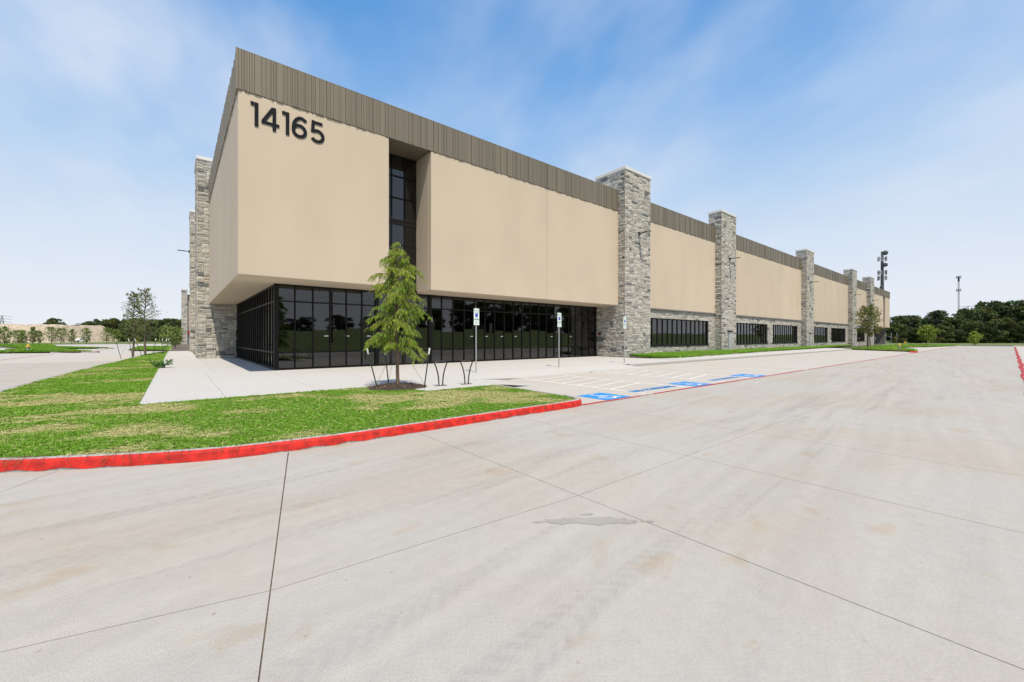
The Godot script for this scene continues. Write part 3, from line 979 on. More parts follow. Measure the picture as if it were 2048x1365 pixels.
func make_bay(building: Node3D, x0: float, x1: float, wins: Array) -> void:
	# stone plinth with ribbon windows below the panels
	var z := FRONT - 0.06
	var b := node(building, "stone_base")
	var foot := WALK - 0.1
	var sill := 1.0
	var head := 3.5
	var holes: Array = []
	var edges: Array = [x0]
	for w in wins:
		holes.append([w[0] - x0, sill - foot, w[1] - x0, head - foot])
		edges.append(w[0]); edges.append(w[1])
	edges.append(x1)
	part(b, "base_course", boxed(Vector3(x0, foot, z - 0.35), Vector3(x1, sill, z)), mats.mortar)
	part(b, "head_course", boxed(Vector3(x0, head, z - 0.35), Vector3(x1, SOFFIT - 0.02, z)), mats.mortar)
	for i in range(0, edges.size(), 2):
		if edges[i + 1] - edges[i] > 0.05: part(b, "pier", boxed(Vector3(edges[i], sill, z - 0.35), Vector3(edges[i + 1], head, z)), mats.mortar)
	stones_on(b, Vector3(x0, foot, z), Vector3.RIGHT, Vector3.BACK, x1 - x0, SOFFIT - 0.03 - foot, 0, x0 < 40, holes)
	part(b, "ledge", boxed(Vector3(x0, SOFFIT - 0.13, z - 0.01), Vector3(x1, SOFFIT - 0.004, FRONT + 0.13), 0.02), mats.sill_stone)
	for w in wins:
		var win := node(building, "window")
		var n := int(round((w[1] - w[0]) / 0.86))
		var step: float = (w[1] - w[0]) / n
		var gz := z - 0.14
		for i in n + 1:
			part(win, "mullion", boxed(Vector3(w[0] + step * i - 0.035, sill, gz - 0.06), Vector3(w[0] + step * i + 0.035, head, gz + 0.06), 0.006), mats.bronze)
		for y in [sill + 0.05, head - 0.05]:
			part(win, "rail", boxed(Vector3(w[0], y - 0.05, gz - 0.05), Vector3(w[1], y + 0.05, gz + 0.05), 0.006), mats.bronze)
		part(win, "sill", boxed(Vector3(w[0] - 0.05, sill - 0.07, gz - 0.02), Vector3(w[1] + 0.05, sill + 0.02, z + 0.1), 0.008), mats.bronze)
		var shape := boxed(Vector3(-step / 2 + 0.02, -1.2, -0.006), Vector3(step / 2 - 0.02, 1.2, 0.006))
		for i in n:
			var o := part(win, "pane", shape, mats.tinted_glass, Vector3(w[0] + step * (i + 0.5), (sill + head) / 2, gz - 0.01))
			o.rotation_degrees = Vector3(rng.randf_range(-0.12, 0.12), rng.randf_range(-0.12, 0.12), 0)

func make_numerals(building: Node3D) -> void:
	var w := 0.137
	var ones := func(s: Sheet, to: Callable) -> void:
		stroke(s, [Vector2(0.21, 0.0), Vector2(0.21, 1.0)], w, 0.0, 0.03, to)
		stroke(s, [Vector2(0.0, 0.925), Vector2(0.13, 0.925)], 0.15, 0.0, 0.0299, to)
	for d in [["1", 2.44], ["4", 2.84], ["1", 3.61], ["6", 3.97], ["5", 4.72]]:
		var s := Sheet.new()
		var x0: float = d[1]
		var to := func(u: float, v: float, h: float) -> Vector3: return Vector3(x0 + u, 10.64 + v, FRONT + 0.006 + h)
		match d[0]:
			"1": ones.call(s, to)
			"4":
				stroke(s, [Vector2(0.47, 0.0), Vector2(0.47, 1.0)], w, 0.0, 0.03, to)
				stroke(s, [Vector2(0.43, 0.96), Vector2(0.05, 0.30)], w, 0.0, 0.0297, to)
				stroke(s, [Vector2(-0.01, 0.27), Vector2(0.66, 0.27)], w * 0.92, 0.0, 0.0294, to)
			"6":
				stroke(s, arc(0.325, 0.325, 0.243, 0, 360, 32), w, 0.0, 0.03, to)
				var arm: Array = [Vector2(0.082, 0.33), Vector2(0.085, 0.48), Vector2(0.12, 0.66), Vector2(0.20, 0.80), Vector2(0.31, 0.895), Vector2(0.42, 0.915), Vector2(0.53, 0.87), Vector2(0.585, 0.80)]
				stroke(s, arm, w, 0.0, 0.0297, to)
			"5":
				stroke(s, arc(0.32, 0.325, 0.243, 128, -150, 30), w, 0.0, 0.03, to)
				stroke(s, [Vector2(0.155, 1.0), Vector2(0.115, 0.46)], w, 0.0, 0.0297, to)
				stroke(s, [Vector2(0.08, 0.922), Vector2(0.54, 0.922)], w * 0.95, 0.0, 0.0294, to)
		part(building, "numeral", s.mesh(), mats.numeral)

func make_wall_lamp(label: String, at: Vector3, turn: float) -> void:
	var o := thing("wall_lamp", label, "lamp", at, "area lights on the stone pillars")
	o.rotation.y = turn
	part(o, "bracket", boxed(Vector3(-0.09, -0.14, 0.02), Vector3(0.09, 0.14, 0.14), 0.015), mats.lamp_body)
	part(o, "arm", boxed(Vector3(-0.04, -0.03, 0.14), Vector3(0.04, 0.05, 0.45), 0.01), mats.lamp_body)
	var head := part(o, "lamp_head", boxed(Vector3(-0.16, 0.0, 0.45), Vector3(0.16, 0.055, 1.1), 0.015), mats.lamp_body)
	part(head, "lens", boxed(Vector3(-0.13, -0.012, 0.62), Vector3(0.13, 0.0, 1.05)), mats.lamp_lens)

func make_building() -> void:
	var b := thing("office_warehouse", "long beige warehouse with stone pillars, dark glass corner and the number 14165", "building")
	# shell
	part(b, "upper_core", boxed(Vector3(3.9, SOFFIT + 0.01, -61.5), Vector3(143.9, 13.0, -22.6)), mats.core)
	part(b, "rear_core", boxed(Vector3(2.6, 0.0, -61.4), Vector3(143.8, SOFFIT, -39.2)), mats.core)
	part(b, "party_wall", boxed(Vector3(28.4, 0.0, -39.2), Vector3(31.2, SOFFIT, -22.0)), mats.core)
	part(b, "party_wall", boxed(Vector3(143.2, 0.0, -39.2), Vector3(143.8, SOFFIT, -21.0)), mats.core)
	part(b, "office_floor", boxed(Vector3(3.78, 0.02, -39.2), Vector3(28.4, 0.13, GLASS - 0.02)), mats.room)
	part(b, "hall_floor", boxed(Vector3(31.2, 0.02, -39.2), Vector3(143.2, 0.13, -20.7)), mats.room)
	part(b, "office_ceiling", boxed(Vector3(3.78, SOFFIT - 0.3, -39.2), Vector3(28.4, SOFFIT + 0.005, GLASS - 0.12)), mats.room)
	part(b, "hall_ceiling", boxed(Vector3(31.2, SOFFIT - 0.3, -39.2), Vector3(143.2, SOFFIT + 0.005, -20.7)), mats.room)
	for x in [10.0, 17.5, 25.0]: part(b, "column", boxed(Vector3(x - 0.18, 0.13, -29.2), Vector3(x + 0.18, SOFFIT - 0.3, -28.84)), mats.room)
	part(b, "roof", boxed(Vector3(2.25, 12.9, -61.8), Vector3(144.2, 13.1, -20.5)), mats.cap)
	# wall panels with open joints
	for x in [[SIDE, 8.48], [10.85, 19.72], [19.72, 27.82], [31.3, 38.06], [38.06, 44.97], [48.5, 57.0], [57.0, 65.4], [65.4, 73.4], [77.0, 85.2], [85.2, 93.3], [93.3, 101.4], [105.0, 111.2], [111.2, 117.5], [121.0, 128.5], [128.5, 135.9], [138.4, 144.4]]:
		var g := 0.011
		part(b, "wall_panel", boxed(Vector3(x[0] + (g if x[0] > SIDE else 0.0), SOFFIT, FRONT - 0.28), Vector3(x[1] - g, BAND + 0.01, FRONT), 0.03), mats["beige%d" % (int(x[0]) % 3)])
	for z in [[FRONT - 0.285, -29.5], [-29.5, -38.85], [-42.4, -49.0], [-49.0, -55.7], [-59.2, -61.8]]:
		var low := SOFFIT if z[1] > -39 else 0.1
		part(b, "wall_panel", boxed(Vector3(SIDE, low, z[1] + 0.009), Vector3(SIDE + 0.28, BAND + 0.01, z[0] - 0.009), 0.03), mats["beige%d" % (int(-z[0]) % 3)])
	part(b, "joint_filler", boxed(Vector3(SIDE + 0.06, SOFFIT + 0.04, FRONT - 0.25), Vector3(8.4, BAND - 0.04, FRONT - 0.05)), mats.soffit)
	part(b, "joint_filler", boxed(Vector3(10.95, SOFFIT + 0.04, FRONT - 0.25), Vector3(27.7, BAND - 0.04, FRONT - 0.05)), mats.soffit)
	for x in [[31.4, 44.9], [48.6, 73.3], [77.1, 101.3], [105.1, 117.4], [121.1, 135.8]]:
		part(b, "joint_filler", boxed(Vector3(x[0], SOFFIT + 0.04, FRONT - 0.25), Vector3(x[1], BAND - 0.04, FRONT - 0.05)), mats.soffit)
	part(b, "joint_filler", boxed(Vector3(SIDE + 0.06, SOFFIT + 0.04, -38.7), Vector3(SIDE + 0.25, BAND - 0.04, FRONT - 0.4)), mats.soffit)
	# reveals of the notch and of the far notch
	part(b, "reveal", boxed(Vector3(10.852, SOFFIT + 0.002, -22.6), Vector3(11.1, BAND, FRONT - 0.285)), mats.beige)
	part(b, "reveal", boxed(Vector3(8.2, SOFFIT + 0.002, -22.6), Vector3(8.478, BAND, FRONT - 0.285)), mats.beige)
	part(b, "notch_soffit", boxed(Vector3(8.48, BAND + 0.012, -22.6), Vector3(10.85, BAND + 0.2, FRONT - 0.302)), mats.band1)
	part(b, "notch_back", boxed(Vector3(135.9, SOFFIT, -22.4), Vector3(138.4, BAND, -21.6)), mats.bronze)
	part(b, "reveal", boxed(Vector3(138.402, SOFFIT + 0.002, -22.3), Vector3(138.7, BAND, FRONT - 0.285)), mats.beige)
	part(b, "end_wall", boxed(Vector3(144.1, SOFFIT, -61.5), Vector3(144.395, BAND, FRONT - 0.285)), mats.beige)
	# soffits with a drip strip
	part(b, "soffit", boxed(Vector3(SIDE + 0.20, SOFFIT - 0.012, -22.6), Vector3(8.4, SOFFIT + 0.10, FRONT - 0.21)), mats.soffit)
	part(b, "soffit", boxed(Vector3(10.95, SOFFIT - 0.012, -22.6), Vector3(27.78, SOFFIT + 0.10, FRONT - 0.21)), mats.soffit)
	part(b, "soffit", boxed(Vector3(SIDE + 0.20, SOFFIT - 0.012, -38.8), Vector3(4.0, SOFFIT + 0.10, -22.6)), mats.soffit)
	part(b, "entry_soffit", boxed(Vector3(8.4, SOFFIT - 0.014, -22.6), Vector3(10.95, SOFFIT + 0.08, -21.88)), mats.bronze)
	part(b, "soffit", boxed(Vector3(121.0, SOFFIT - 0.012, -24.6), Vector3(144.2, SOFFIT + 0.10, FRONT - 0.21)), mats.soffit)
	# pillars
	make_pillar(b, Vector3(27.78, 0.05, -22.55), Vector3(31.34, PILLAR_TOP + 0.3, PILLAR_FRONT), 105, 35, true)
	make_pillar(b, Vector3(44.93, 0.05, -20.95), Vector3(48.52, PILLAR_TOP + 0.24, PILLAR_FRONT), 0, 0, true)
	for x in [73.36, 101.34, 117.42]:
		make_pillar(b, Vector3(x, 0.05, -20.95), Vector3(x + 3.62, PILLAR_TOP, PILLAR_FRONT), 0, 0, false)
	make_pillar(b, Vector3(1.30, 0.05, -42.4), Vector3(4.2, PILLAR_TOP + 0.25, -38.8), 150, 0, true)
	make_pillar(b, Vector3(1.30, 0.05, -59.2), Vector3(4.2, PILLAR_TOP + 0.25, -55.6), 0, 0, true)
	print("pillars ", Time.get_ticks_msec())
	make_bay(b, 31.34, 44.93, [[32.1, 43.46]])
	make_bay(b, 48.52, 73.36, [[50.2, 59.9], [61.7, 71.75]])
	make_bay(b, 76.98, 101.34, [[78.9, 87.6], [89.6, 99.56]])
	make_bay(b, 104.96, 117.42, [[106.5, 116.0]])
	var far := node(b, "far_storefront")
	part(far, "glazing", boxed(Vector3(121.1, 0.15, -24.7), Vector3(143.0, SOFFIT, -24.6)), mats.tinted_glass)
	for k in 12: part(far, "mullion", boxed(Vector3(121.1 + k * 1.98, 0.15, -24.6), Vector3(121.17 + k * 1.98, SOFFIT, -24.54)), mats.bronze)
	make_slats(b)
	make_storefront(b)
	make_numerals(b)
	for x in [[46.4, 47.3], [74.6, 75.5], [102.6, 103.5]]:
		var u := thing("utility_cabinet", "narrow grey metal cabinet with dark hood on the %s stone pillar" % ["second" if x[0] < 50 else "third" if x[0] < 80 else "fourth"], "cabinet", Vector3(x[0], 0.15, PILLAR_FRONT), "grey cabinets on pillars")
		part(u, "cabinet_door", boxed(Vector3(0, 0, 0), Vector3(x[1] - x[0], 2.2, 0.16), 0.015), mats.grey_metal)
		part(u, "hood", boxed(Vector3(-0.06, 2.2, 0), Vector3(x[1] - x[0] + 0.06, 2.32, 0.24), 0.015), mats.lamp_body)
	make_wall_lamp("dark area light on the tall stone pillar beside the glass corner", Vector3(29.6, 10.3, PILLAR_FRONT + 0.03), 0)
	make_wall_lamp("dark area light on the second stone pillar of the front", Vector3(46.75, 10.3, PILLAR_FRONT + 0.03), 0)
	make_wall_lamp("dark area light on the third, middle stone pillar", Vector3(75.2, 10.2, PILLAR_FRONT + 0.03), 0)
	make_wall_lamp("dark area light on the fourth stone pillar of the front", Vector3(103.1, 10.1, PILLAR_FRONT + 0.03), 0)
	make_wall_lamp("dark area light on the last stone pillar before the far end", Vector3(119.2, 10.0, PILLAR_FRONT + 0.03), 0)
	make_wall_lamp("area light on the stone pillar round the corner", Vector3(1.27, 11.2, -57.4), -PI / 2)
	var alarm := thing("fire_alarm_horn", "small red and black alarm horn on the stone beside the dark glass", "alarm", Vector3(27.7, 2.05, -22.05))
	part(alarm, "housing", boxed(Vector3(-0.12, -0.13, -0.12), Vector3(0.08, 0.13, 0.12), 0.02), mats.lamp_body)
	part(alarm, "lens", boxed(Vector3(-0.15, -0.06, -0.04), Vector3(-0.118, 0.06, 0.06), 0.01), mats.alarm_red)
	var unit := thing("rooftop_unit", "pale boxy air handler on the roof behind the fourth pillar", "air handler", Vector3(111.0, 13.1, -24.5))
	part(unit, "casing", boxed(Vector3(-2.2, 0, -1.5), Vector3(2.2, 1.8, 1.5), 0.05), mats.cap)
	part(unit, "hood", boxed(Vector3(-2.9, 0.5, -1.0), Vector3(-2.2, 1.5, 1.0), 0.05), mats.grey_metal)

	# the next building, far down the side drive
	var w := thing("second_warehouse", "distant beige and grey warehouse end with a stone pillar behind the side pavement", "building", Vector3(0, 0, 0))
	part(w, "upper_wall", boxed(Vector3(2.6, 4.6, -190), Vector3(60, 12.0, -144)), mats.beige)
	part(w, "lower_wall", boxed(Vector3(2.62, 0.0, -190), Vector3(60, 4.6, -144.03)), mats.grey_metal)
	part(w, "parapet", boxed(Vector3(2.5, 12.0, -190), Vector3(60, 13.6, -143.9)), mats.band0)
	var wp := node(w, "stone_pillar")
	part(wp, "pillar_core", boxed(Vector3(1.35, 0.0, -144.6), Vector3(2.6, 14.7, -143.2)), mats.mortar)
	stones_on(wp, Vector3(1.35, 0, -143.2), Vector3.RIGHT, Vector3.BACK, 1.25, 14.7, 0, false, [], 0.22, 0.2)
	stones_on(wp, Vector3(1.35, 0, -144.6), Vector3.BACK, Vector3.LEFT, 1.4, 14.7, 0, false, [], 0.22, 0.2)
	part(wp, "cap", boxed(Vector3(1.25, 14.7, -144.7), Vector3(2.7, 15.0, -143.1)), mats.cap)
	var fdc := thing("fire_valve", "small red fire valve on the grey wall far down the side pavement", "valve", Vector3(3.1, 3.1, -144.0))
	part(fdc, "body", boxed(Vector3(-0.35, -0.5, 0.0), Vector3(0.35, 0.5, 0.5), 0.08), mats.alarm_red)


# ---------------------------------------------------------------- grass
func lawn_outline() -> Array:
	return smooth_line([[7.7, -6.85], [5.0, -6.85], [3.4, -6.85], [2.2, -6.85], [1.4, -6.93], [0.5, -7.08], [-0.3, -7.4], [-1.0, -7.75], [-1.7, -8.15], [-2.4, -8.75], [-3.0, -9.6], [-3.5, -10.8], [-3.8, -12.5], [-4.0, -15], [-4.05, -19], [-3.95, -23], [-3.6, -30], [-2.9, -40], [-2.0, -55], [-0.8, -62]], 0.25)

func tuft(blades: int, tall: float, spread: float, wide: float) -> ArrayMesh:
	var s := Sheet.new()
	for k in blades:
		var a := rng.randf() * TAU
		var r := sqrt(rng.randf()) * spread
		var p := Vector3(cos(a) * r, -0.004, sin(a) * r)
		var h := tall * rng.randf_range(0.55, 1.1)
		var lean := Vector3(rng.randf_range(-1, 1), 0, rng.randf_range(-1, 1)) * h * 0.75
		var side := Vector3(cos(a + 1.3), 0, sin(a + 1.3)) * wide / 2
		var mid := p + lean * 0.35 + Vector3.UP * h * 0.62
		var tip := p + lean + Vector3.UP * h
		var f := rng.randf_range(0.8, 1.2)
		s.tint = Color(f, f, f)
		var nn := Vector3(lean.x, h * 1.2, lean.z).normalized()
		s.tri(p - side, mid - side * 0.8, mid + side * 0.8, nn)
		s.tri(p - side, mid + side * 0.8, p + side, nn)
		s.tri(mid - side * 0.8, tip, mid + side * 0.8, nn)
	return s.mesh()

func grass_on(called: String, label: String, poly: Array, density: Callable, shape: Mesh, dry: float, height_at: Callable, seed_: int) -> void:
	var pts := PackedVector2Array()
	for p in poly: pts.append(Vector2(p[0], p[1]))
	var lo := pts[0]
	var hi := pts[0]
	for p in pts:
		lo = lo.min(p)
		hi = hi.max(p)
	var na := noise(0.16, seed_, 3)
	var nb := noise(1.3, seed_ + 1, 3)
	var nc := noise(0.5, seed_ + 2, 2)
	var where: Array = []
	var cell := 0.5
	var x := lo.x
	while x < hi.x:
		var z := lo.y
		while z < hi.y:
			var n: float = density.call(x + 0.25, z + 0.25)
			var cnt := int(n * cell * cell + rng.randf())
			for k in cnt:
				var p := Vector2(x + rng.randf() * cell, z + rng.randf() * cell)
				if Geometry2D.is_point_in_polygon(p, pts): where.append(p)
			z += cell
		x += cell
	var mm := MultiMesh.new()
	mm.transform_format = MultiMesh.TRANSFORM_3D
	mm.use_colors = true
	mm.mesh = shape
	mm.instance_count = where.size()
	for i in where.size():
		var p: Vector2 = where[i]
		var q := Vector2(p.x * 0.55 + p.y * 0.2, p.y * 1.25 - p.x * 0.3)
		var straw := clampf((na.get_noise_2dv(q * 1.5) * 1.7 + nb.get_noise_2dv(p) * 0.5 + nc.get_noise_2dv(q * 1.4) * 0.8) * 1.5 + dry, 0, 1)
		var f := rng.randf_range(0.78, 1.2)
		var green := Color(0.19, 0.50, 0.022).lerp(Color(0.33, 0.56, 0.05), rng.randf() * 0.8)
		var col := green.lerp(Color(0.86, 0.77, 0.40), straw * rng.randf_range(0.55, 1.0))
		mm.set_instance_color(i, Color(col.r * f, col.g * f, col.b * f))
		var d: float = density.call(p.x, p.y)
		var s := clampf(sqrt(420.0 / d), 0.85, 3.2) * rng.randf_range(0.75, 1.25)
		var b := Basis(Vector3.UP, rng.randf() * TAU).scaled(Vector3(s, minf(s, 1.9) * lerpf(1.15, 0.5, straw), s))
		mm.set_instance_transform(i, Transform3D(b, Vector3(p.x, height_at.call(p.x, p.y), p.y)))
	var o := MultiMeshInstance3D.new()
	o.name = numbered(called)
	o.multimesh = mm
	o.material_override = mats.grass_blades
	o.set_meta("kind", "stuff")
	o.set_meta("label", label)
	o.set_meta("category", "grass")
	add_child(o)

func make_lawns() -> void:
	var line := lawn_outline()
	var nose: Array = [[8.32, -7.6], [8.28, -7.2], [8.05, -6.95], [7.7, -6.85]]
	var outer: Array = smooth_line([[8.4, -10.8], [8.34, -9.0], [8.28, -7.5], [8.16, -7.12], [7.95, -6.92], [7.65, -6.85]], 0.12)
	kerb_run("lawn_kerb", outer.slice(outer.size() / 2 + 6) + line.slice(1), 1.0, true)
	kerb_run("lawn_end_kerb", outer.slice(0, outer.size() / 2 + 7), 1.0, false)
	var poly: Array = [[-0.68, -62], [-0.68, -13.08], [5.2, -13.08], [5.76, -10.97], [8.22, -10.97], [8.14, -7.6], [7.9, -7.08]]
	var inner: Array = []
	for i in range(1, line.size() - 1):
		var d := Vector2(line[i + 1][0] - line[i - 1][0], line[i + 1][1] - line[i - 1][1]).normalized()
		inner.append([line[i][0] - d.y * 0.15, line[i][1] + d.x * 0.15])
	poly.append_array(inner)
	struct("lawn", sheet_of(poly, WALK - 0.012), mats.thatch)
	var shape := tuft(14, 0.032, 0.045, 0.0055)
	var flat := func(_x: float, _z: float) -> float: return WALK - 0.01
	grass_on("grass", "patchy green and straw coloured lawn inside the red kerb", poly, func(x: float, z: float) -> float: return clampf(640.0 * pow(10.0 / Vector2(x, z).length(), 1.3), 60, 800), shape, 0.06, flat, 71)
	# runners that creep over the kerb
	var run := Sheet.new()
	for k in 70:
		var i := rng.randi_range(3, 48)
		var d := Vector2(line[i + 1][0] - line[i - 1][0], line[i + 1][1] - line[i - 1][1]).normalized()
		var nrm := Vector3(-d.y, 0, d.x)
		var p := Vector3(line[i][0], 0, line[i][1]) + Vector3(d.x, 0, d.y) * rng.randf_range(-0.1, 0.1)
		var slip := Vector3(d.x, 0, d.y) * rng.randf_range(-0.12, 0.12)
		var low := rng.randf_range(0.02, 0.13)
		run.tint = Color(0.20, 0.10, 0.04) if rng.randf() < 0.6 else Color(0.16, 0.17, 0.05)
		run.tube([p + nrm * 0.19 + Vector3.UP * 0.16, p + nrm * 0.06 + Vector3.UP * 0.175 + slip * 0.2, p - nrm * 0.012 + Vector3.UP * 0.14 + slip * 0.5, p - nrm * 0.014 + Vector3.UP * low + slip], [0.003, 0.003, 0.003, 0.002], 4, false)
	var rr := part(self, "grass_runners", run.mesh(), mats.mulch_chips)
	rr.set_meta("kind", "stuff")
	tag(rr, "dry grass runners creeping down the red kerb", "grass")
	# raised strip before the stone base
	var strip: Array = smooth_line([[28.2, -19.45], [27.7, -18.2], [28.6, -16.9], [32.0, -16.5], [48.0, -17.3], [74.0, -17.9], [90.0, -18.6], [103.0, -20.2]], 0.8)
	strip.append_array([[103, -20.3], [32.0, -20.3], [31.4, -19.5]])
	var hump := func(_x: float, z: float) -> float: return WALK + 0.02 + 0.13 * sin(clampf((-16.5 - z) / 3.8, 0, 1) * PI * 0.7)
	var top := Sheet.new()
	var pv := PackedVector2Array()
	for p in strip: pv.append(Vector2(p[0], p[1]))
	for i in 152:
		for j in 8:
			var q: Array = []
			var inside := true
			for o in [[0, 0], [1, 0], [1, 1], [0, 1]]:
				var x: float = 27.5 + (i + o[0]) * 0.5
				var z: float = -16.3 - (j + o[1]) * 0.5
				if not Geometry2D.is_point_in_polygon(Vector2(x, clampf(z, -20.25, -16)), pv): inside = false
				q.append(Vector3(x, hump.call(x, z) - 0.01, z))
			if inside: top.flat4(q[0], q[1], q[2], q[3], Vector3.UP)
	struct("lawn_strip", top.mesh(), mats.thatch)
	var big := tuft(16, 0.075, 0.10, 0.012)
	grass_on("grass", "bright green raised grass strip along the stone base", strip, func(_x: float, _z: float) -> float: return 130.0, big, -0.75, hump, 81)
	# islands
	var isl: Array = [
		[[[66.2, -7.15], [69.0, -8.0], [75.5, -15.8], [92, -15.8], [90, -13.0], [82, -9.5], [76, -8.2]], "grass island with the fire hydrant and a staked sapling", 1],
		[[[93, -16.5], [92, -13], [110, -9.0], [128.5, -7.1], [131, -7.1], [131, -16.5]], "far grass corner under the yellow green trees", 1],
		[[[-22, -72], [-22, -79], [-13.2, -76.5], [-9.4, -69.8], [-9.6, -68.6], [-14, -69.5]], "grass island with the yellow hydrant across the side drive", 1],
		[[[-7.5, -67.8], [-7.3, -67.0], [-12.5, -69.0], [-18, -88], [-14, -90]], "narrow grass spur in the far parking lot", 1],
		[[[-8.2, -90], [-8.0, -88.8], [-16, -91], [-26, -120], [-22, -122]], "second narrow grass spur beyond the first", 1],
		[[[-18, -118], [-58, -70], [-58, -150], [-24, -150]], "grass verge before the sand heap", 1],
		[[[-0.7, -68], [-4.5, -72], [-5.0, -100], [-0.7, -100]], "grass island at the end of the side pavement", 1]]
	for g in isl:
		struct("grass_bed", sheet_of(g[0], WALK - 0.03), mats.thatch)
		var tall := func(_x: float, _z: float) -> float: return WALK - 0.03
		grass_on("grass", g[1], g[0], func(x: float, z: float) -> float: return clampf(90.0 * 60.0 / Vector2(x, z).length(), 6, 60), big, 0.1, tall, 91)
	print("lawns ", Time.get_ticks_msec())
	# red painted noses
	for r in [[[65.9, -7.5], [66.2, -6.95], [69.4, -7.3], [70.2, -8.1]], [[-9.2, -70.0], [-9.2, -68.4], [-10.8, -68.3]], [[-7.2, -68.3], [-7.0, -66.8], [-8.2, -66.9]], [[-7.9, -90.6], [-7.7, -88.6], [-9.0, -88.6]]]:
		kerb_run("kerb_nose", smooth_line(r, 0.4), -1.0, true)
	kerb_run("end_kerb", smooth_line([[130.6, -7.0], [130.8, -3.0], [131.0, 0.2]], 1.0), 1.0, true)
	kerb_run("lot_kerb", smooth_line([[-21, -90], [-25, -130], [-27, -160]], 4.0), 1.0, true)


# ---------------------------------------------------------------- plants
func leaf(s: Sheet, p: Vector3, along: Vector3, side: Vector3, long: float, wide: float) -> void:
	# a folded leaf: two triangles hinged on its midrib
	var tip := p + along * long
	var mid := p + along * long * 0.5
	var sag := along.cross(side).normalized() * wide * 0.25
	s.tri(p, mid + side * wide / 2 + sag, tip)
	s.tri(p, tip, mid - side * wide / 2 + sag)

func turned(r: float) -> Vector3:
	var z := rng.randf_range(-1, 1)
	var a := rng.randf() * TAU
	return Vector3(cos(a) * sqrt(1 - z * z), z, sin(a) * sqrt(1 - z * z)) * r

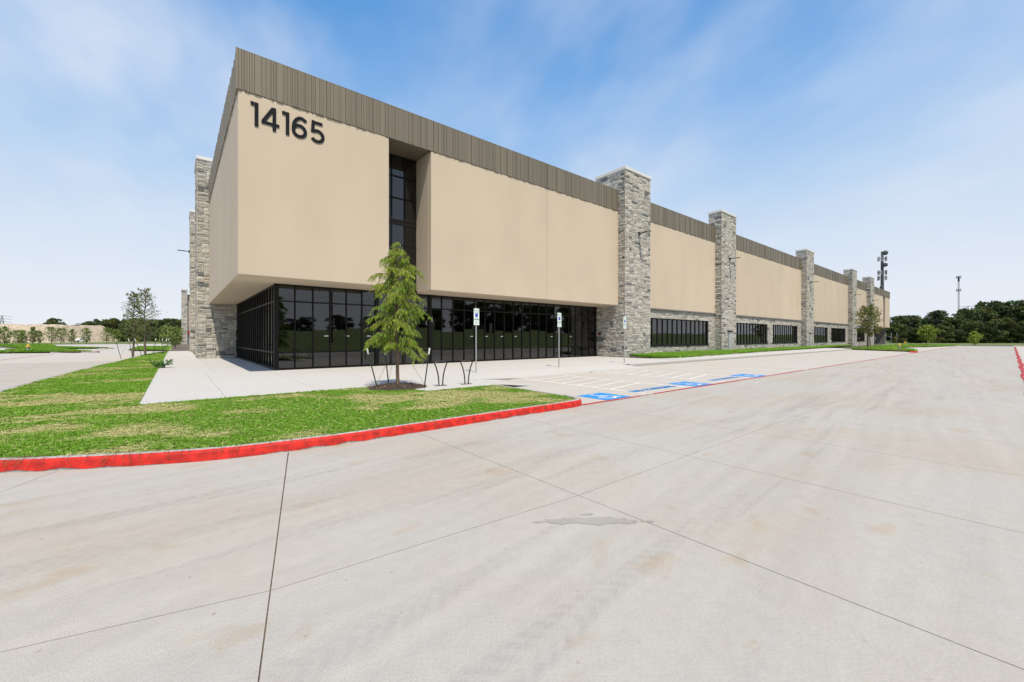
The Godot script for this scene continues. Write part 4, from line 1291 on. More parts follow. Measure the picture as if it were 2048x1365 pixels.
func make_cypress() -> void:
	var at := Vector3(5.45, WALK, -12.37)
	var t := thing("cypress_tree", "young feathery bald cypress held by three stakes before the glass", "tree", at)
	var trunk := Sheet.new()
	trunk.tint = Color.WHITE
	var tp: Array = [Vector3(0, -0.05, 0), Vector3(0.01, 0.12, 0), Vector3(0, 0.6, 0), Vector3(-0.02, 1.4, 0.01), Vector3(-0.03, 2.3, 0), Vector3(0.0, 3.3, -0.01), Vector3(0.02, 4.1, 0), Vector3(0.0, 4.55, 0)]
	trunk.tube(tp, [0.085, 0.062, 0.052, 0.045, 0.036, 0.025, 0.014, 0.006], 9)
	part(t, "trunk", trunk.mesh(), mats.bark)
	var limbs := Sheet.new()
	var crown := Sheet.new()
	var right := Vector3(0.773, 0, 0.634)      # across the picture
	var fwd := Vector3(0.634, 0, -0.773)
	var reach := func(h: float) -> float:      # half width of the crown at a height
		var tab: Array = [[0.9, 0.62], [1.3, 0.78], [1.9, 0.84], [2.5, 0.86], [3.0, 0.74], [3.5, 0.62], [3.9, 0.48], [4.25, 0.36], [4.6, 0.15]]
		for i in tab.size() - 1:
			if h <= tab[i + 1][0]: return 0.92 * lerpf(tab[i][1], tab[i + 1][1], clampf((h - tab[i][0]) / (tab[i + 1][0] - tab[i][0]), 0, 1))
		return 0.15
	var boughs: Array = []
	for k in 58:
		var h := 1.15 + 3.35 * pow((k + 0.5) / 58.0, 0.92)
		boughs.append([h, k * 2.399 + rng.randf_range(-0.4, 0.4), reach.call(h) * rng.randf_range(0.42, 1.08), rng.randf_range(0.15, 0.5)])
	# boughs that stand out in the outline: height, angle (0 right, PI left), length, rise
	for e in [[3.45, PI, 0.92, 0.25], [3.3, PI - 0.3, 0.85, 0.2], [4.0, PI, 0.55, 0.35], [2.35, 0.05, 1.0, 0.18], [2.2, 0.25, 0.85, 0.15], [2.3, PI + 0.1, 0.9, 0.15], [2.9, 0.0, 0.8, 0.1], [1.5, 0.1, 0.85, 0.05], [1.45, PI - 0.1, 0.8, 0.1], [1.3, -0.5, 0.85, 0.0], [1.7, PI + 0.4, 0.85, 0.1], [3.7, 0.2, 0.72, 0.2]]:
		boughs.append([e[0], e[1], e[2], e[3], true])
	for b in boughs:
		var ang: float = b[1]
		var dir := (right * cos(ang) + fwd * sin(ang)).normalized()
		var long: float = b[2]
		var pts: Array = []
		var rad: Array = []
		var base := Vector3(0, b[0], 0)
		var wob := turned(0.11)
		var fall := rng.randf_range(0.05, 0.75)
		for i in 7:
			var u := i / 6.0
			pts.append(base + dir * long * u + Vector3.UP * (b[3] * sin(u * 2.2) * long - fall * long * u * u * u) + wob * u)
			rad.append(lerpf(0.014, 0.003, u))
		limbs.tint = Color(0.85, 0.8, 0.8)
		limbs.tube(pts, rad, 5, false)
		var warm := rng.randf()
		var twigs := int(8 + long * 19)
		for j in twigs:
			var u := rng.randf_range(0.12, 1.0)
			var i := mini(int(u * 6), 5)
			var p: Vector3 = pts[i].lerp(pts[i + 1], u * 6 - i)
			var out := (dir * rng.randf_range(0.1, 0.9) + dir.cross(Vector3.UP) * rng.randf_range(-1, 1) + Vector3.UP * rng.randf_range(-0.15, 0.5)).normalized()
			var l := rng.randf_range(0.10, 0.42) * (1.15 - 0.45 * u) * (0.75 if b[0] > 3.9 else 1.0)
			var tw: Array = []
			for q in 4:
				var uu := q / 3.0
				tw.append(p + out * l * uu - Vector3.UP * l * 0.75 * uu * uu)
			limbs.tint = Color(0.7, 0.75, 0.5)
			limbs.tube(tw, [0.0035, 0.003, 0.0025, 0.0015], 3, false)
			for f in int(11 + l * 42):
				var uu := rng.randf_range(0.05, 1.0)
				var qi := mini(int(uu * 3), 2)
				var fp: Vector3 = tw[qi].lerp(tw[qi + 1], uu * 3 - qi)
				var droop := (out * rng.randf_range(-0.2, 0.6) + turned(0.55) + Vector3.DOWN * rng.randf_range(0.7, 2.0)).normalized()
				var side := droop.cross(turned(1.0)).normalized()
				var g := rng.randf_range(0.5, 1.3)
				crown.tint = Color(lerpf(0.21, 0.33, warm) * g, lerpf(0.36, 0.41, warm) * g, 0.028 * g)
				if rng.randf() < 0.035: crown.tint = Color(0.26, 0.16, 0.05)
				leaf(crown, fp, droop, side, rng.randf_range(0.06, 0.15), rng.randf_range(0.009, 0.016))
	part(t, "limbs", limbs.mesh(), mats.bark)
	part(t, "crown", crown.mesh(), mats.leaves)
	print("cypress tris ", crown.v.size() / 3)
	# mulch ring
	var ring := Sheet.new()
	for i in 4:
		for k in 40:
			var f := func(r: float, a: int) -> Vector3:
				var t_ := TAU * a / 40
				var rr := r * (1.0 + 0.07 * sin(t_ * 5) + 0.05 * sin(t_ * 9 + 1))
				return Vector3(cos(t_) * rr * 1.05, 0.09 * (1 - pow(r / 0.85, 2.0)) + 0.004, sin(t_) * rr * 0.95)
			ring.flat4(f.call(0.85 * i / 4.0, k), f.call(0.85 * i / 4.0, k + 1), f.call(0.85 * (i + 1) / 4.0, k + 1), f.call(0.85 * (i + 1) / 4.0, k), Vector3.UP)
	var bed := struct("mulch_bed", ring.mesh(), mats.mulch)
	bed.position = at
	var chips := Sheet.new()
	for k in 2600:
		var a := rng.randf() * TAU
		var r := sqrt(rng.randf()) * 0.92
		var p := at + Vector3(cos(a) * r, 0.09 * (1 - pow(r / 0.85, 2.0)) + rng.randf_range(0.01, 0.035), sin(a) * r)
		var v := rng.randf_range(0.5, 1.6)
		chips.tint = Color(0.085 * v, 0.057 * v, 0.042 * v) if rng.randf() < 0.88 else Color(0.32, 0.26, 0.2)
		var al := (turned(1.0) * Vector3(1, 0.35, 1)).normalized()
		leaf(chips, p, al, al.cross(Vector3.UP + turned(0.5)).normalized(), rng.randf_range(0.03, 0.075), rng.randf_range(0.01, 0.025))
	var mc := part(self, "mulch", chips.mesh(), mats.mulch_chips)
	mc.set_meta("kind", "stuff")
	tag(mc, "brown shredded bark mulch round the cypress foot", "mulch")
	# stakes and wires
	var st: Array = [[Vector3(4.86, WALK, -12.52), Vector3(-0.27, 1.25, -0.16), "leaning green stake with white tip to the left of the cypress"], [Vector3(6.0, WALK, -11.62), Vector3(0.12, 1.25, 0.12), "leaning green stake with white tip to the right of the cypress"], [Vector3(5.42, WALK, -12.98), Vector3(-0.10, 1.2, -0.08), "green stake with white tip behind the cypress trunk"]]
	for e in st: make_stake(e[2], e[0], e[1], at + Vector3(0, 1.45, 0), "stakes round the cypress")

func make_stake(label: String, at: Vector3, lean: Vector3, tie: Vector3, group: String) -> void:
	var o := thing("tree_stake", label, "stake", at, group)
	var u := lean.normalized()
	var post := Sheet.new()
	post.tube([-u * 0.12, lean * 0.86], [0.02, 0.02], 5)
	part(o, "post", post.mesh(), mats.stake)
	var tip := Sheet.new()
	tip.tube([lean * 0.845, lean], [0.027, 0.027], 6)
	part(o, "tip", tip.mesh(), mats.stake_tip)
	if tie != Vector3.ZERO:
		var wire := Sheet.new()
		wire.tube([u * 0.12, tie - at], [0.0055, 0.0055], 4)
		part(o, "guy_wire", wire.mesh(), mats.wire)

func make_sapling(called: String, label: String, at: Vector3, tall: float, crown_r: float, leaves: int, leaf_size: float, tone: Color, clear: float, group := "", thin := 0.5) -> Node3D:
	# slim young broadleaf: stem, limbs and loose leaves along the twigs
	var t := thing(called, label, "tree", at, group)
	var trunk := Sheet.new()
	var lean := turned(0.02 * tall) * Vector3(1, 0, 1)
	var tp: Array = []
	var tr: Array = []
	for i in 6:
		var u := i / 5.0
		tp.append(Vector3(0, -0.08, 0) + Vector3.UP * tall * u + lean * sin(u * 3.0) + turned(0.012 * tall) * Vector3(1, 0, 1) * (1.0 if i > 0 else 0.0))
		tr.append(lerpf(0.016 * tall, 0.003 * tall, pow(u, 0.8)))
	trunk.tube(tp, tr, 7)
	var crown := Sheet.new()
	var n := int(14 + tall * 4)
	var per := leaves / (n * 5)
	for k in n:
		var u := lerpf(clear, 0.98, (k + 0.5) / n)
		var i := mini(int(u * 5), 4)
		var base: Vector3 = tp[i].lerp(tp[i + 1], u * 5 - i)
		var ang := k * 2.399 + rng.randf_range(-0.5, 0.5)
		var shape := sin(clampf((u - clear) / (1.0 - clear) * 0.9 + 0.12, 0, 1) * PI)
		var dir := (Vector3(cos(ang), 0, sin(ang)) + Vector3.UP * rng.randf_range(0.35, 0.95)).normalized()
		var long := crown_r * (0.3 + 0.8 * shape) * rng.randf_range(0.7, 1.15)
		var pts: Array = [base, base + dir * long * 0.5 + turned(long * 0.05), base + dir * long + Vector3.DOWN * long * 0.12]
		trunk.tube(pts, [0.006 * tall, 0.004 * tall, 0.0015 * tall], 4, false)
		for j in 5:
			var c: Vector3 = pts[0].lerp(pts[2], rng.randf_range(0.35, 1.05)) + turned(long * 0.22)
			var rad := long * rng.randf_range(0.16, 0.32)
			for f in per:
				var p := c + turned(rad * pow(rng.randf(), 0.5))
				var al := (turned(1.0) + Vector3.DOWN * 0.4).normalized()
				var g := rng.randf_range(0.6, 1.35)
				crown.tint = Color(tone.r * g * rng.randf_range(0.85, 1.25), tone.g * g, tone.b * g)
				leaf(crown, p, al, al.cross(turned(1.0)).normalized(), leaf_size * rng.randf_range(0.7, 1.3), leaf_size * rng.randf_range(0.45, 0.7))
	part(t, "trunk", trunk.mesh(), mats.grey_bark)
	part(t, "crown", crown.mesh(), mats.leaves)
	return t

func forest_tree(label: String, clumps: int, cards: int, size: float, tone: Color, spread: float) -> Node3D:
	# a woodland tree one unit tall: forked trunk, crown of many leaf sprays gathered in uneven clumps
	var t := thing("woodland_tree", label, "tree", Vector3.ZERO, "trees of the wood")
	var trunk := Sheet.new()
	trunk.tube([Vector3(0, -0.05, 0), Vector3(0.01, 0.2, 0.01), Vector3(-0.01, 0.45, 0), Vector3(0.02, 0.7, 0)], [0.03, 0.022, 0.016, 0.006], 6)
	var crown := Sheet.new()
	for k in clumps:
		var h := rng.randf_range(0.03, 0.93)
		var r := spread * sqrt(clampf(1.0 - pow((h - 0.42) / 0.56, 2.0), 0.04, 1)) * sqrt(rng.randf())
		var a := rng.randf() * TAU
		var c := Vector3(cos(a) * r, h, sin(a) * r)
		trunk.tube([Vector3(0, c.y * 0.55, 0), c * Vector3(0.5, 0.85, 0.5), c], [0.009, 0.006, 0.002], 4, false)
		var rad := Vector3(rng.randf_range(0.06, 0.15), rng.randf_range(0.04, 0.10), rng.randf_range(0.06, 0.15))
		var g := rng.randf_range(0.5, 1.5)
		var w := rng.randf_range(0.8, 1.4)
		for f in cards / clumps:
			var d := turned(1.0)
			if d.y < -0.3 and rng.randf() < 0.6: d.y = -d.y
			var p := c + d * rad * rng.randf_range(0.6, 1.05)
			var al := (turned(1.0) + d * 0.4).normalized()
			var q := g * rng.randf_range(0.7, 1.3)
			crown.tint = Color(tone.r * q * w, tone.g * q, tone.b * q)
			leaf(crown, p, al, al.cross(turned(1.0)).normalized(), size * rng.randf_range(0.7, 1.5), size * rng.randf_range(0.5, 0.9))
	part(t, "trunk", trunk.mesh(), mats.grey_bark)
	part(t, "crown", crown.mesh(), mats.leaves)
	return t

func bearing_point(side_: float, depth: float) -> Vector3:
	# ground point at a bearing and depth as measured on site from the camera station
	var a := atan2(674.0, 821.0)
	var f := Vector3(sin(a), 0, -cos(a))
	var r := Vector3(cos(a), 0, sin(a))
	return f * depth + r * ((side_ - 1024.0) / 821.0 * depth)

func rank(n: int) -> String:
	return "%d%s" % [n, "th" if n % 100 in [11, 12, 13] else {1: "st", 2: "nd", 3: "rd"}.get(n % 10, "th")]

func make_plants() -> void:
	make_cypress()
	# two thin trees by the side pavement
	make_sapling("young_elm", "thin elm with an upright crown by the side drive, left one of the pair", Vector3(-2.85, WALK, -48.5), 5.6, 1.0, 1900, 0.12, Color(0.12, 0.165, 0.045), 0.24, "staked elms by the side drive")
	make_sapling("young_elm", "taller spreading elm by the side drive, right one of the pair", Vector3(-2.3, WALK, -54.5), 6.6, 1.35, 1800, 0.12, Color(0.13, 0.17, 0.045), 0.2, "staked elms by the side drive")
	var k := 0
	for e in [[Vector3(-3.4, WALK, -45.5), Vector3(-0.3, 1.5, 0.0)], [Vector3(-2.75, WALK, -46.5), Vector3(-0.25, 1.5, 0.0)], [Vector3(-2.2, WALK, -47.2), Vector3(-0.45, 1.5, 0.1)], [Vector3(-0.95, WALK, -49.4), Vector3(0.35, 1.5, 0.0)], [Vector3(-1.0, WALK, -52.2), Vector3(0.05, 1.5, 0.0)], [Vector3(-1.65, WALK, -53.0), Vector3(0.2, 1.5, 0.0)], [Vector3(-0.9, WALK, -57.0), Vector3(0.4, 1.5, 0.0)]]:
		make_stake("dark stake with white tip by the elms, %s from the left" % ["first", "second", "third", "fourth", "fifth", "sixth", "last"][k], e[0], e[1], (Vector3(-2.85, 1.9, -48.5) if k < 3 else Vector3(-2.3, 1.9, -54.5)) if k != 6 else Vector3.ZERO, "stakes round the elms")
		k += 1
	# low broad-leaved weed at the pavement edge
	var weed := thing("weed", "leafy green weed sprawling over the side pavement edge", "plant", Vector3(-0.62, WALK, -28.2))
	var ws := Sheet.new()
	var wst := Sheet.new()
	for s in 16:
		var d := (turned(1.0) * Vector3(1, 0, 0.8) + Vector3.UP * 0.45).normalized()
		wst.tint = Color(0.12, 0.18, 0.04)
		wst.tube([Vector3.ZERO, d * 0.3, d * 0.55 + Vector3.DOWN * 0.08], [0.006, 0.005, 0.003], 4, false)
		for f in 11:
			var u := rng.randf_range(0.1, 0.6)
			var al := (turned(1.0) + d + Vector3.DOWN * 0.2).normalized()
			var g := rng.randf_range(0.7, 1.3)
			ws.tint = Color(0.055 * g, 0.15 * g, 0.02 * g)
			leaf(ws, d * u, al, al.cross(turned(1.0) + Vector3.UP).normalized(), rng.randf_range(0.1, 0.2), rng.randf_range(0.06, 0.1))
	part(weed, "stems", wst.mesh(), mats.leaves)
	part(weed, "foliage", ws.mesh(), mats.leaves)
	# saplings across the lots
	make_sapling("young_oak", "staked sapling on the grass island before the last pillars", Vector3(78.6, WALK, -13.4), 6.2, 1.75, 1900, 0.26, Color(0.16, 0.18, 0.04), 0.3, "saplings in the lots")
	for e in [Vector3(76.8, WALK, -12.8), Vector3(77.8, WALK, -14.2), Vector3(80.4, WALK, -12.9)]:
		make_stake("dark stake by the island sapling, %s" % ["nearest the drive" if e.x < 77 else "behind the stem" if e.x < 79 else "farthest along"], e, Vector3(-0.1 if e.x < 79 else 0.45, 1.6, 0), Vector3.ZERO, "stakes round the island sapling")
	make_sapling("young_oak", "rounded yellow green tree before the dark wood", Vector3(129.5, WALK, -12.0), 4.3, 1.75, 3600, 0.25, Color(0.23, 0.30, 0.035), 0.2, "saplings in the lots")
	make_sapling("young_oak", "small yellow green cone of a tree at the end of the drive", Vector3(133.5, 0.0, -5.2), 3.1, 1.0, 1500, 0.22, Color(0.25, 0.33, 0.035), 0.12, "saplings in the lots")
	var row: Array = [[8, 84, 4.0, 1.3, "leftmost sapling before the sand heap"], [35, 100, 3.6, 1.5, "bushy sapling before the sand heap, beside the hydrant"], [45, 104, 3.6, 1.2, "slim sapling just right of the bushy one before the sand heap"], [65, 106, 4.6, 0.9, "upright thin sapling before the middle of the sand heap"], [76, 110, 3.6, 1.2, "small sapling before the right part of the sand heap"], [102, 112, 4.6, 2.0, "broad sapling at the foot of the sand heap"], [121, 114, 4.4, 1.9, "thick green sapling right of the sand heap"], [143, 118, 4.2, 1.2, "sapling below the light pole"], [172, 120, 4.6, 1.4, "sapling before the wood, beside the white car"], [212, 124, 4.8, 1.5, "sapling before the wood left of the elms"], [232, 124, 4.2, 1.6, "low sapling in the wood's shade left of the elms"], [335, 80, 3.9, 1.7, "round sapling right of the elms near the far wall"], [350, 66, 3.4, 1.4, "sapling by the side pavement nearest the stone pillars"]]
	for r in row:
		make_sapling("lot_sapling", r[4], bearing_point(r[0], r[1]) + Vector3.UP * 0.05, r[2], r[3], 1150, 0.24, Color(0.18, 0.25, 0.05), 0.12, "saplings in the far lot")
	print("saplings ", Time.get_ticks_msec())
	# the wood
	var kinds: Array = [
		forest_tree("dark dense tree at the left end of the wood behind the facade", 40, 8000, 0.040, Color(0.05, 0.088, 0.02), 0.34),
		forest_tree("tall open tree standing above the wood on the right", 52, 6500, 0.042, Color(0.058, 0.094, 0.02), 0.42),
		forest_tree("olive green tree in the wood before the taller ones", 44, 6500, 0.042, Color(0.10, 0.122, 0.024), 0.38)]
	print("forest ", Time.get_ticks_msec())
	var spots: Array = []   # px, depth, height, kind
	for e in [[1788, 150, 10.5, 0], [1806, 146, 9.6, 0], [1822, 150, 10.0, 2], [1838, 145, 9.0, 0], [1852, 152, 9.6, 0], [1874, 146, 12.2, 0], [1886, 152, 10.6, 1], [1903, 146, 8.4, 2], [1918, 152, 8.8, 0], [1936, 144, 12.0, 1], [1950, 152, 13.6, 0], [1964, 146, 12.6, 2], [1980, 154, 15.6, 1], [1998, 148, 15.8, 0], [2016, 152, 13.4, 2], [2034, 146, 15.4, 1], [2052, 152, 15.2, 0], [2075, 148, 14.5, 2], [2100, 150, 15.0, 1],
		[1796, 138, 6.5, 2], [1830, 136, 5.6, 0], [1880, 138, 5.8, 2], [1912, 138, 5.0, 0], [1948, 138, 7.5, 2], [1975, 136, 8.0, 0], [2005, 138, 8.5, 2], [2040, 136, 8.0, 0], [2070, 140, 8.5, 2]]: spots.append(e)
	for e in [[60, 330, 12.5, 0], [85, 190, 6.5, 2], [98, 186, 9.0, 0], [112, 190, 11.0, 1], [124, 188, 8.5, 0], [140, 196, 6.8, 0], [150, 200, 8.2, 1], [162, 196, 8.6, 0], [176, 200, 9.8, 2], [190, 194, 10.2, 0], [205, 200, 11.5, 0], [222, 196, 11.2, 2], [238, 200, 11.0, 0], [255, 196, 10.8, 1], [272, 200, 11.4, 2], [290, 196, 11.0, 0], [307, 200, 10.8, 2], [324, 196, 11.0, 0], [341, 200, 11.2, 2], [357, 196, 11.4, 0], [372, 200, 11.6, 0],
		[185, 176, 5.5, 0], [215, 176, 6.0, 2], [248, 174, 6.5, 0], [280, 176, 6.2, 2], [312, 174, 6.4, 0], [345, 176, 6.0, 2], [20, 300, 9.0, 0], [-10, 300, 9.5, 2]]: spots.append(e)
	var used := [false, false, false]
	var words: Array = ["dark dense tree", "open crowned tree", "olive green tree"]
	var i := 0
	for e in spots:
		var p := bearing_point(e[0], e[1])
		var high: float = e[2]
		var wide: float = maxf(high, 8.5) * rng.randf_range(0.75, 1.15)
		var turn := rng.randf() * TAU
		var mates := spots.filter(func(o: Array) -> bool: return (o[0] > 1000) == (e[0] > 1000) and (o[1] > (142 if e[0] > 1000 else 180)) == (e[1] > (142 if e[0] > 1000 else 180)))
		var nth := 1 + mates.filter(func(o: Array) -> bool: return o[0] < e[0]).size()
		var row_: String = "back" if e[1] > (142 if e[0] > 1000 else 180) else "front"
		var label := "%s, %s from left in %s row of wood %s" % [words[e[3]], rank(nth), row_, "past the building's far end" if e[0] > 1000 else "beyond the side lot"]
		if not used[e[3]]:
			used[e[3]] = true
			kinds[e[3]].position = p
			kinds[e[3]].rotation.y = turn
			kinds[e[3]].scale = Vector3(wide, high, wide)
			kinds[e[3]].set_meta("label", label)
		else: copy(kinds[e[3]], label, p, turn, Vector3(wide, high, wide))
		i += 1
	# trees across the field, mirrored in the glass
	for j in 40:
		var x := -45.0 + j * 5.9 + rng.randf_range(-2, 2)
		var high := lerpf(4.6, 12.5, smoothstep(45.0, 105.0, x)) * rng.randf_range(0.8, 1.2)
		copy(kinds[j % 3], "tree mirrored in the glass, %s along the grassy bank behind the viewer" % rank(j + 1), Vector3(x, 4.2, 92 + rng.randf_range(-5, 6)), rng.randf() * TAU, Vector3(maxf(high, 8.0), high, maxf(high, 8.0))).set_meta("group", "trees mirrored in the glass")


# ---------------------------------------------------------------- street furniture
func make_sign(label: String, at: Vector3) -> Node3D:
	var o := thing("parking_sign", label, "sign", at, "accessible parking signs")
	var post := Sheet.new()
	post.tube([Vector3(0, -0.1, 0), Vector3(0, 2.93, 0)], [0.03, 0.03], 10)
	part(o, "post", post.mesh(), mats.galvanised)
	var up := part(o, "reserved_panel", boxed(Vector3(-0.152, 2.41, 0.034), Vector3(0.152, 2.9, 0.038), 0.0015), mats.sign_face)
	var low := part(o, "fine_panel", boxed(Vector3(-0.152, 2.14, 0.034), Vector3(0.152, 2.395, 0.038), 0.0015), mats.sign_face)
	for e in [[up, 2.42, 2.89], [low, 2.15, 2.385]]:
		var rim := Sheet.new()
		var to := func(u: float, v: float, h: float) -> Vector3: return Vector3(u, v, 0.0385 + h)
		stroke(rim, [Vector2(-0.142, e[1]), Vector2(0.142, e[1]), Vector2(0.142, e[2]), Vector2(-0.142, e[2])], 0.008, 0.0, 0.0005, to, true)
		part(e[0], "border", rim.mesh(), mats.sign_green)
	var blue := part(up, "symbol_square", boxed(Vector3(-0.075, 2.51, 0.038), Vector3(0.075, 2.68, 0.0395)), mats.sign_blue)
	blue.name = "symbol_square"
	var sym := Sheet.new()
	wheelchair(sym, func(u: float, v: float, h: float) -> Vector3: return Vector3(-0.065 + u * 0.13, 2.525 + v * 0.145, 0.0405 + h), 0.0125, 0.0, 0.0005)
	part(up, "wheelchair_symbol", sym.mesh(), mats.sign_face)
	for e in [["RESERVED", 2.815, 0.042, up], ["PARKING", 2.735, 0.042, up], ["VIOLATORS", 2.45, 0.028, up], ["SUBJECT TO", 2.335, 0.028, low], ["FINE AND", 2.275, 0.028, low], ["TOWING", 2.215, 0.03, low]]:
		flat_text(e[0], e[2], mats.sign_green, e[3], "lettering", Vector3(0, e[1], 0.0392), Basis.IDENTITY, 0.001)
	return o

func make_rack(label: String, at: Vector3) -> void:
	var o := thing("bike_rack", label, "bike rack", at, "bike racks by the lawn")
	o.rotation.y = deg_to_rad(-8)
	part(o, "base_plate", boxed(Vector3(-0.2, 0.0, -0.05), Vector3(0.2, 0.014, 0.05), 0.004), mats.rack)
	for s in [-1.0, 1.0]:
		var leg := Sheet.new()
		var pts: Array = []
		for k in 9:
			var u := k / 8.0
			pts.append(Vector3(s * (0.065 + 0.155 * pow(u, 2.2)), 0.01 + 0.74 * u, 0))
		leg.tube(pts, [0.021, 0.021, 0.021, 0.021, 0.021, 0.021, 0.021, 0.021, 0.021], 8)
		part(o, "leg", leg.mesh(), mats.rack)
	var bar := Sheet.new()
	bar.tube([Vector3(-0.225, 0.745, 0), Vector3(-0.12, 0.79, 0), Vector3(0.0, 0.80, 0), Vector3(0.12, 0.785, 0), Vector3(0.225, 0.745, 0)], [0.021, 0.021, 0.021, 0.021, 0.021], 8)
	part(o, "top_bar", bar.mesh(), mats.rack)

func make_hydrant(label: String, at: Vector3, lone: bool) -> void:
	var o := thing("fire_hydrant", label, "hydrant", at, "yellow fire hydrants")
	var s := Sheet.new()
	s.lathe([[0.0, -0.05], [0.17, -0.05], [0.17, 0.05], [0.12, 0.06], [0.11, 0.1]], 16)
	part(o, "base", s.mesh(), mats.grey_metal)
	s = Sheet.new()
	s.lathe([[0.115, 0.1], [0.115, 0.55], [0.155, 0.56], [0.155, 0.62], [0.12, 0.63]], 16)
	part(o, "barrel", s.mesh(), mats.hydrant_yellow if lone else mats.grey_metal)
	s = Sheet.new()
	s.lathe([[0.14, 0.62], [0.13, 0.72], [0.09, 0.79], [0.03, 0.82], [0.03, 0.87], [0.0, 0.87]], 16)
	part(o, "bonnet", s.mesh(), mats.hydrant_yellow)
	for d in [Vector3.RIGHT, Vector3.LEFT, Vector3.BACK]:
		s = Sheet.new()
		var r := 0.085 if d == Vector3.BACK else 0.06
		s.tube([d * 0.08 + Vector3.UP * 0.52, d * 0.2 + Vector3.UP * 0.52, d * 0.23 + Vector3.UP * 0.52], [r * 0.8, r, r * 0.8], 10)
		part(o, "outlet", s.mesh(), mats.hydrant_yellow)

func make_furniture() -> void:
	var a := make_sign("accessible parking sign on a grey post nearest the cypress", Vector3(10.57, WALK, -15.45))
	copy(a, "middle one of the three accessible parking signs before the dark glass", Vector3(15.9, WALK, -15.4))
	copy(a, "accessible parking sign standing before the tall stone pillar", Vector3(21.75, WALK, -15.4))
	for e in [[Vector3(128.0, 0.0, -18.6), "sign post at the building's far end, first from the facade"], [Vector3(129.5, 0.0, -17.9), "middle sign post at the building's far end"], [Vector3(131.0, 0.0, -17.1), "sign post at the building's far end, last before the wood"]]:
		copy(a, e[1], e[0])
	make_rack("dark bent tube bike rack nearer the tree stakes", Vector3(6.72, WALK, -11.86))
	make_rack("dark bent tube bike rack nearer the parking sign", Vector3(7.62, WALK, -11.70))
	var ws := thing("wheel_stop", "pale concrete wheel stop in the accessible stall", "wheel stop", Vector3(16.4, 0.0, -12.85))
	var wsh := Sheet.new()
	wsh.hexa([Vector3(-0.95, 0, -0.09), Vector3(0.95, 0, -0.09), Vector3(0.95, 0, 0.09), Vector3(-0.95, 0, 0.09), Vector3(-0.9, 0.12, -0.06), Vector3(0.9, 0.12, -0.06), Vector3(0.9, 0.12, 0.06), Vector3(-0.9, 0.12, 0.06)])
	part(ws, "stop_block", wsh.mesh(), mats.walk)
	for x in [-0.7, 0.7]: part(ws, "pin", boxed(Vector3(x - 0.02, 0.12, -0.02), Vector3(x + 0.02, 0.13, 0.02)), mats.wire)
	make_hydrant("yellow fire hydrant on the island along the facade", Vector3(75.2, WALK - 0.03, -9.6), false)
	make_hydrant("far yellow hydrant beside the sign posts", Vector3(129.6, 0.0, -15.6), true)
	make_hydrant("yellow fire hydrant across the side drive", Vector3(-13.5, WALK - 0.03, -74.1), false)
	make_hydrant("tiny yellow hydrant far behind the elms", bearing_point(274, 150), true)
	# cell mast behind the far end
	var p := bearing_point(1765, 225)
	var c := thing("cell_mast", "dark mobile phone mast with antennas behind the roof", "mast", p)
	var s := Sheet.new()
	s.tube([Vector3(0, 0, 0), Vector3(0, 30, 0), Vector3(0, 43.5, 0)], [0.85, 0.75, 0.65], 10)
	part(c, "pole", s.mesh(), mats.tower_dark)
	s = Sheet.new()
	s.tube([Vector3(0, 43.5, 0), Vector3(0, 49.0, 0)], [0.64, 0.6], 10)
	part(c, "top_section", s.mesh(), mats.pylon)
	var face := (EYE - p).normalized() * Vector3(1, 0, 1)
	var side := face.cross(Vector3.UP).normalized()
	for e in [[48.0, 2.1, 1], [41.5, 1.9, 1], [29.5, 1.2, -1], [27.0, 1.0, 1], [25.3, 1.5, -1]]:
		s = Sheet.new()
		var at: Vector3 = side * e[2] * (1.2 if e[1] > 1.6 else 0.4) * -1.0 + face * 0.9
		for k in 12:
			var u := TAU * k / 12
			var v := TAU * (k + 1) / 12
			var f := face + Vector3.UP * 0.1
			var r: float = e[1] * 0.62
			s.flat3(at + f * 0.5, at + (side * cos(u) + Vector3.UP * sin(u)) * r, at + (side * cos(v) + Vector3.UP * sin(v)) * r, face)
			s.flat3(at - f * 0.3, at + (side * cos(u) + Vector3.UP * sin(u)) * r, at + (side * cos(v) + Vector3.UP * sin(v)) * r, -face)
		part(c, "dish", s.mesh(), mats.tower_dark, Vector3(0, e[0], 0))
	for h in [45.0, 37.5, 34.5, 25.0, 22.0]:
		var ring := node(c, "antenna_ring")
		s = Sheet.new()
		s.box(Vector3(-1.9, h, -0.15), Vector3(1.9, h + 0.3, 0.15))
		s.box(Vector3(-0.15, h - 0.01, -1.9), Vector3(0.15, h + 0.29, 1.9))
		part(ring, "frame", s.mesh(), mats.tower_dark)
		for d in [Vector3(1.8, 0, 0), Vector3(-1.8, 0, 0), Vector3(0, 0, 1.8), Vector3(0, 0, -1.8), Vector3(1.1, 0, 1.1), Vector3(-1.1, 0, -1.1)]:
			part(ring, "panel_antenna", boxed(d + Vector3(-0.2, h - 1.3, -0.2), d + Vector3(0.2, h + 1.2, 0.2)), mats.pylon if rng.randf() < 0.3 else mats.tower_dark)
	# lattice mast
	var q := bearing_point(1918, 300)
	var l := thing("lattice_mast", "slim lattice radio mast rising over the wood", "mast", q)
	s = Sheet.new()
	for k in 3:
		var o := Vector3(cos(k * TAU / 3), 0, sin(k * TAU / 3)) * 0.42
		s.tube([o, o + Vector3.UP * 47], [0.09, 0.09], 4)
	for h in 39:
		for k in 3:
			var o0 := Vector3(cos(k * TAU / 3), 0, sin(k * TAU / 3)) * 0.42
			var o1 := Vector3(cos((k + 1) * TAU / 3), 0, sin((k + 1) * TAU / 3)) * 0.42
			s.tube([o0 + Vector3.UP * h * 1.2, o1 + Vector3.UP * (h + 1) * 1.2], [0.05, 0.05], 3, false)
	part(l, "lattice", s.mesh(), mats.pylon)
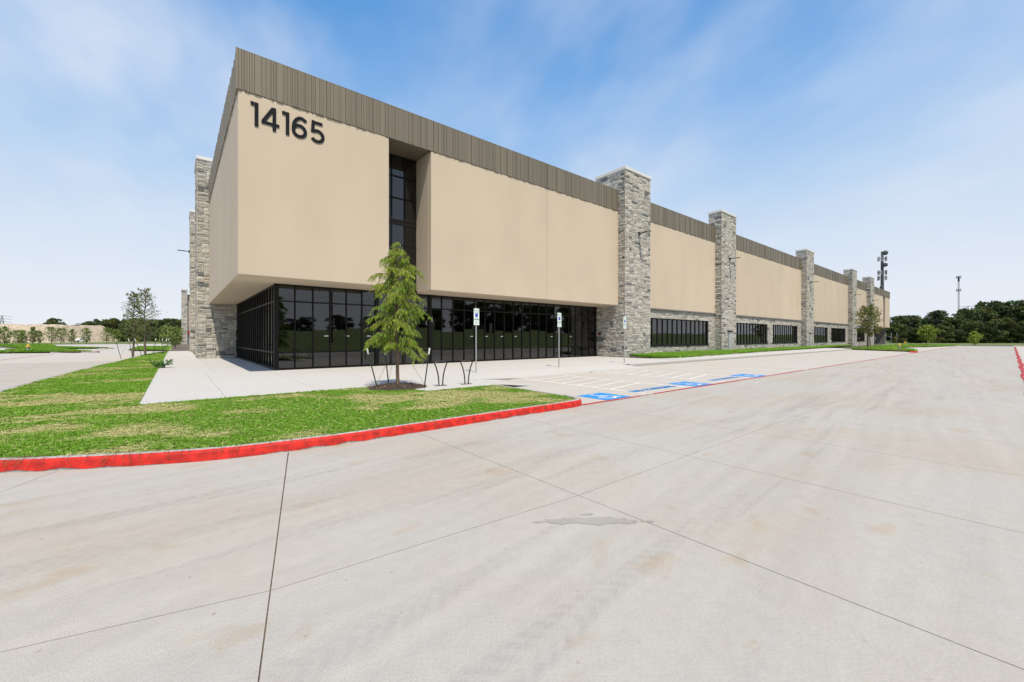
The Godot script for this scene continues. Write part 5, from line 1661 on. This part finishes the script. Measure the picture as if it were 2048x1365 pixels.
	for h in [46.0, 36.5]:
		var ring := node(l, "antenna_ring")
		part(ring, "frame", boxed(Vector3(-1.2, h, -1.2), Vector3(1.2, h + 0.25, 1.2)), mats.pylon)
		for k in 6: part(ring, "panel_antenna", boxed(Vector3(cos(k * 1.05) * 1.2 - 0.15, h - 0.9, sin(k * 1.05) * 1.2 - 0.15), Vector3(cos(k * 1.05) * 1.2 + 0.15, h + 0.9, sin(k * 1.05) * 1.2 + 0.15)), mats.tower_dark)
	part(l, "antenna", boxed(Vector3(-0.5, 43, -0.5), Vector3(0.5, 46, 0.5)), mats.tower_dark)
	for e in [[1936, 420, "power line pylon half hidden behind the wood", 34.0], [3, 420, "faint power line pylon at the far left", 24.0]]:
		make_pylon(e[2], bearing_point(e[0], e[1]), e[3])
	# light pole and car by the far lot
	var lp := thing("light_pole", "slim pale light pole before the wood", "light pole", bearing_point(157, 165))
	s = Sheet.new()
	s.tube([Vector3(0, 0, 0), Vector3(0, 7.4, 0)], [0.14, 0.09], 8)
	part(lp, "pole", s.mesh(), mats.galvanised)
	part(lp, "lamp_head", boxed(Vector3(-0.9, 7.3, -0.3), Vector3(0.9, 7.5, 0.3), 0.04), mats.lamp_body)
	make_car(bearing_point(161, 158))
	# utility pole across the drive, mirrored in the glass
	var up := thing("utility_pole", "wooden utility pole with sagging wires, seen mirrored in the glass", "utility pole", Vector3(20.7, 0.6, 30))
	s = Sheet.new()
	s.tube([Vector3(0, -1, 0), Vector3(0, 11.5, 0)], [0.17, 0.12], 8)
	part(up, "pole", s.mesh(), mats.pole_wood)
	part(up, "crossarm", boxed(Vector3(-0.06, 10.4, -1.2), Vector3(0.06, 10.52, 1.2)), mats.pole_wood)
	for e in [[-1.1, 10.6, 1.4], [0.0, 10.7, 1.2], [1.1, 10.6, 1.5], [0.2, 8.4, 1.9]]:
		var w := Sheet.new()
		var pts: Array = []
		var rad: Array = []
		for k in 41:
			var x := -90.0 + 4.5 * k
			var span := fposmod(x, 45.0) / 45.0
			pts.append(Vector3(x, e[1] - 4.0 * e[2] * span * (1 - span), e[0]))
			rad.append(0.022)
		w.tube(pts, rad, 4, false)
		part(up, "wire", w.mesh(), mats.tyre)

func make_pylon(label: String, at: Vector3, high: float) -> void:
	var o := thing("power_pylon", label, "pylon", at, "power line pylons")
	var s := Sheet.new()
	for d in [Vector3(1, 0, 1), Vector3(-1, 0, 1), Vector3(1, 0, -1), Vector3(-1, 0, -1)]:
		s.tube([d * 3.0, d * 0.9 + Vector3.UP * high * 0.7, d * 0.4 + Vector3.UP * high], [0.22, 0.16, 0.1], 4)
	for k in 8:
		var h0 := high * k / 8.0
		var h1 := high * (k + 1) / 8.0
		var r0 := lerpf(3.0, 0.5, k / 8.0)
		var r1 := lerpf(3.0, 0.5, (k + 1) / 8.0)
		for g in [[Vector3(1, 0, 1), Vector3(-1, 0, 1)], [Vector3(1, 0, -1), Vector3(1, 0, 1)]]:
			s.tube([g[0] * r0 + Vector3.UP * h0, g[1] * r1 + Vector3.UP * h1], [0.1, 0.1], 3, false)
			s.tube([g[1] * r0 + Vector3.UP * h0, g[0] * r1 + Vector3.UP * h1], [0.1, 0.1], 3, false)
	part(o, "lattice", s.mesh(), mats.pylon)
	var side := (EYE - at).cross(Vector3.UP).normalized()
	for h in [0.74, 0.86, 0.98]:
		s = Sheet.new()
		s.tube([side * 7.0 + Vector3.UP * high * h, Vector3.UP * (high * h + 0.8), -side * 7.0 + Vector3.UP * high * h], [0.12, 0.3, 0.12], 4)
		part(o, "crossarm", s.mesh(), mats.pylon)

func make_car(at: Vector3) -> void:
	var o := thing("parked_car", "distant white car parked before the wood", "car", at)
	o.rotation.y = 0.7
	var s := Sheet.new()
	var prof: Array = [[-2.2, 0.35], [-2.25, 0.75], [-1.9, 0.95], [-1.2, 1.02], [-0.6, 1.45], [0.7, 1.48], [1.4, 1.05], [2.15, 0.9], [2.25, 0.6], [2.2, 0.35]]
	for i in prof.size() - 1:
		s.flat4(Vector3(prof[i][0], prof[i][1], -0.85), Vector3(prof[i + 1][0], prof[i + 1][1], -0.85), Vector3(prof[i + 1][0], prof[i + 1][1], 0.85), Vector3(prof[i][0], prof[i][1], 0.85), Vector3(prof[i][0], prof[i][1] - 0.6, 0))
	for z in [-0.85, 0.85]:
		for i in prof.size() - 1: s.flat3(Vector3(0, 0.5, z), Vector3(prof[i][0], prof[i][1], z), Vector3(prof[i + 1][0], prof[i + 1][1], z), Vector3(0, 0, z))
		s.flat3(Vector3(0, 0.5, z), Vector3(-2.2, 0.35, z), Vector3(2.2, 0.35, z), Vector3(0, 0, z))
	part(o, "body", s.mesh(), mats.car_white)
	for z in [-0.86, 0.86]:
		s = Sheet.new()
		s.flat4(Vector3(-1.0, 1.02, z), Vector3(-0.55, 1.38, z), Vector3(0.65, 1.4, z), Vector3(1.15, 1.05, z), Vector3(0, 0, z))
		part(o, "side_window", s.mesh(), mats.tyre)
		for x in [-1.4, 1.4]:
			s = Sheet.new()
			s.tube([Vector3(x, 0.33, z - signf(z) * 0.2), Vector3(x, 0.33, z + signf(z) * 0.01)], [0.33, 0.33], 14)
			part(o, "wheel", s.mesh(), mats.tyre)

func make_sand_heap() -> void:
	var s := Sheet.new()
	var nz := noise(0.035, 5, 4)
	var p0 := bearing_point(45, 165)
	var right := Vector3(0.773, 0, 0.634)
	var fwd := Vector3(0.634, 0, -0.773)
	var f := func(i: int, j: int) -> Vector3:
		var u := -1.0 + i / 20.0
		var v := -1.0 + j / 10.0
		var edge := clampf((1.0 - absf(u)) * 5.0, 0, 1) * clampf((1.0 - absf(v)) * 2.2, 0, 1)
		var p: Vector3 = p0 + right * u * 29.0 + fwd * v * 16.0
		return p + Vector3.UP * (edge * (6.4 + 1.6 * nz.get_noise_2d(p.x, p.z) + 0.9 * u) - 0.2 + 0.4 * nz.get_noise_2d(p.x * 5, p.z * 5) * edge)
	for i in 40:
		for j in 20: s.flat4(f.call(i, j), f.call(i + 1, j), f.call(i + 1, j + 1), f.call(i, j + 1), Vector3.UP)
	struct("sand_hill", s.mesh(), mats.sand)


func _ready() -> void:
	rng.seed = 14165
	make_view()
	print("sky ", Time.get_ticks_msec())
	make_materials()
	print("materials ", Time.get_ticks_msec())
	make_stone_shapes()
	make_ground()
	make_building()
	print("building ", Time.get_ticks_msec())
	make_lawns()
	make_sand_heap()
	make_markings()
	make_furniture()
	make_plants()
	print("done ", Time.get_ticks_msec())
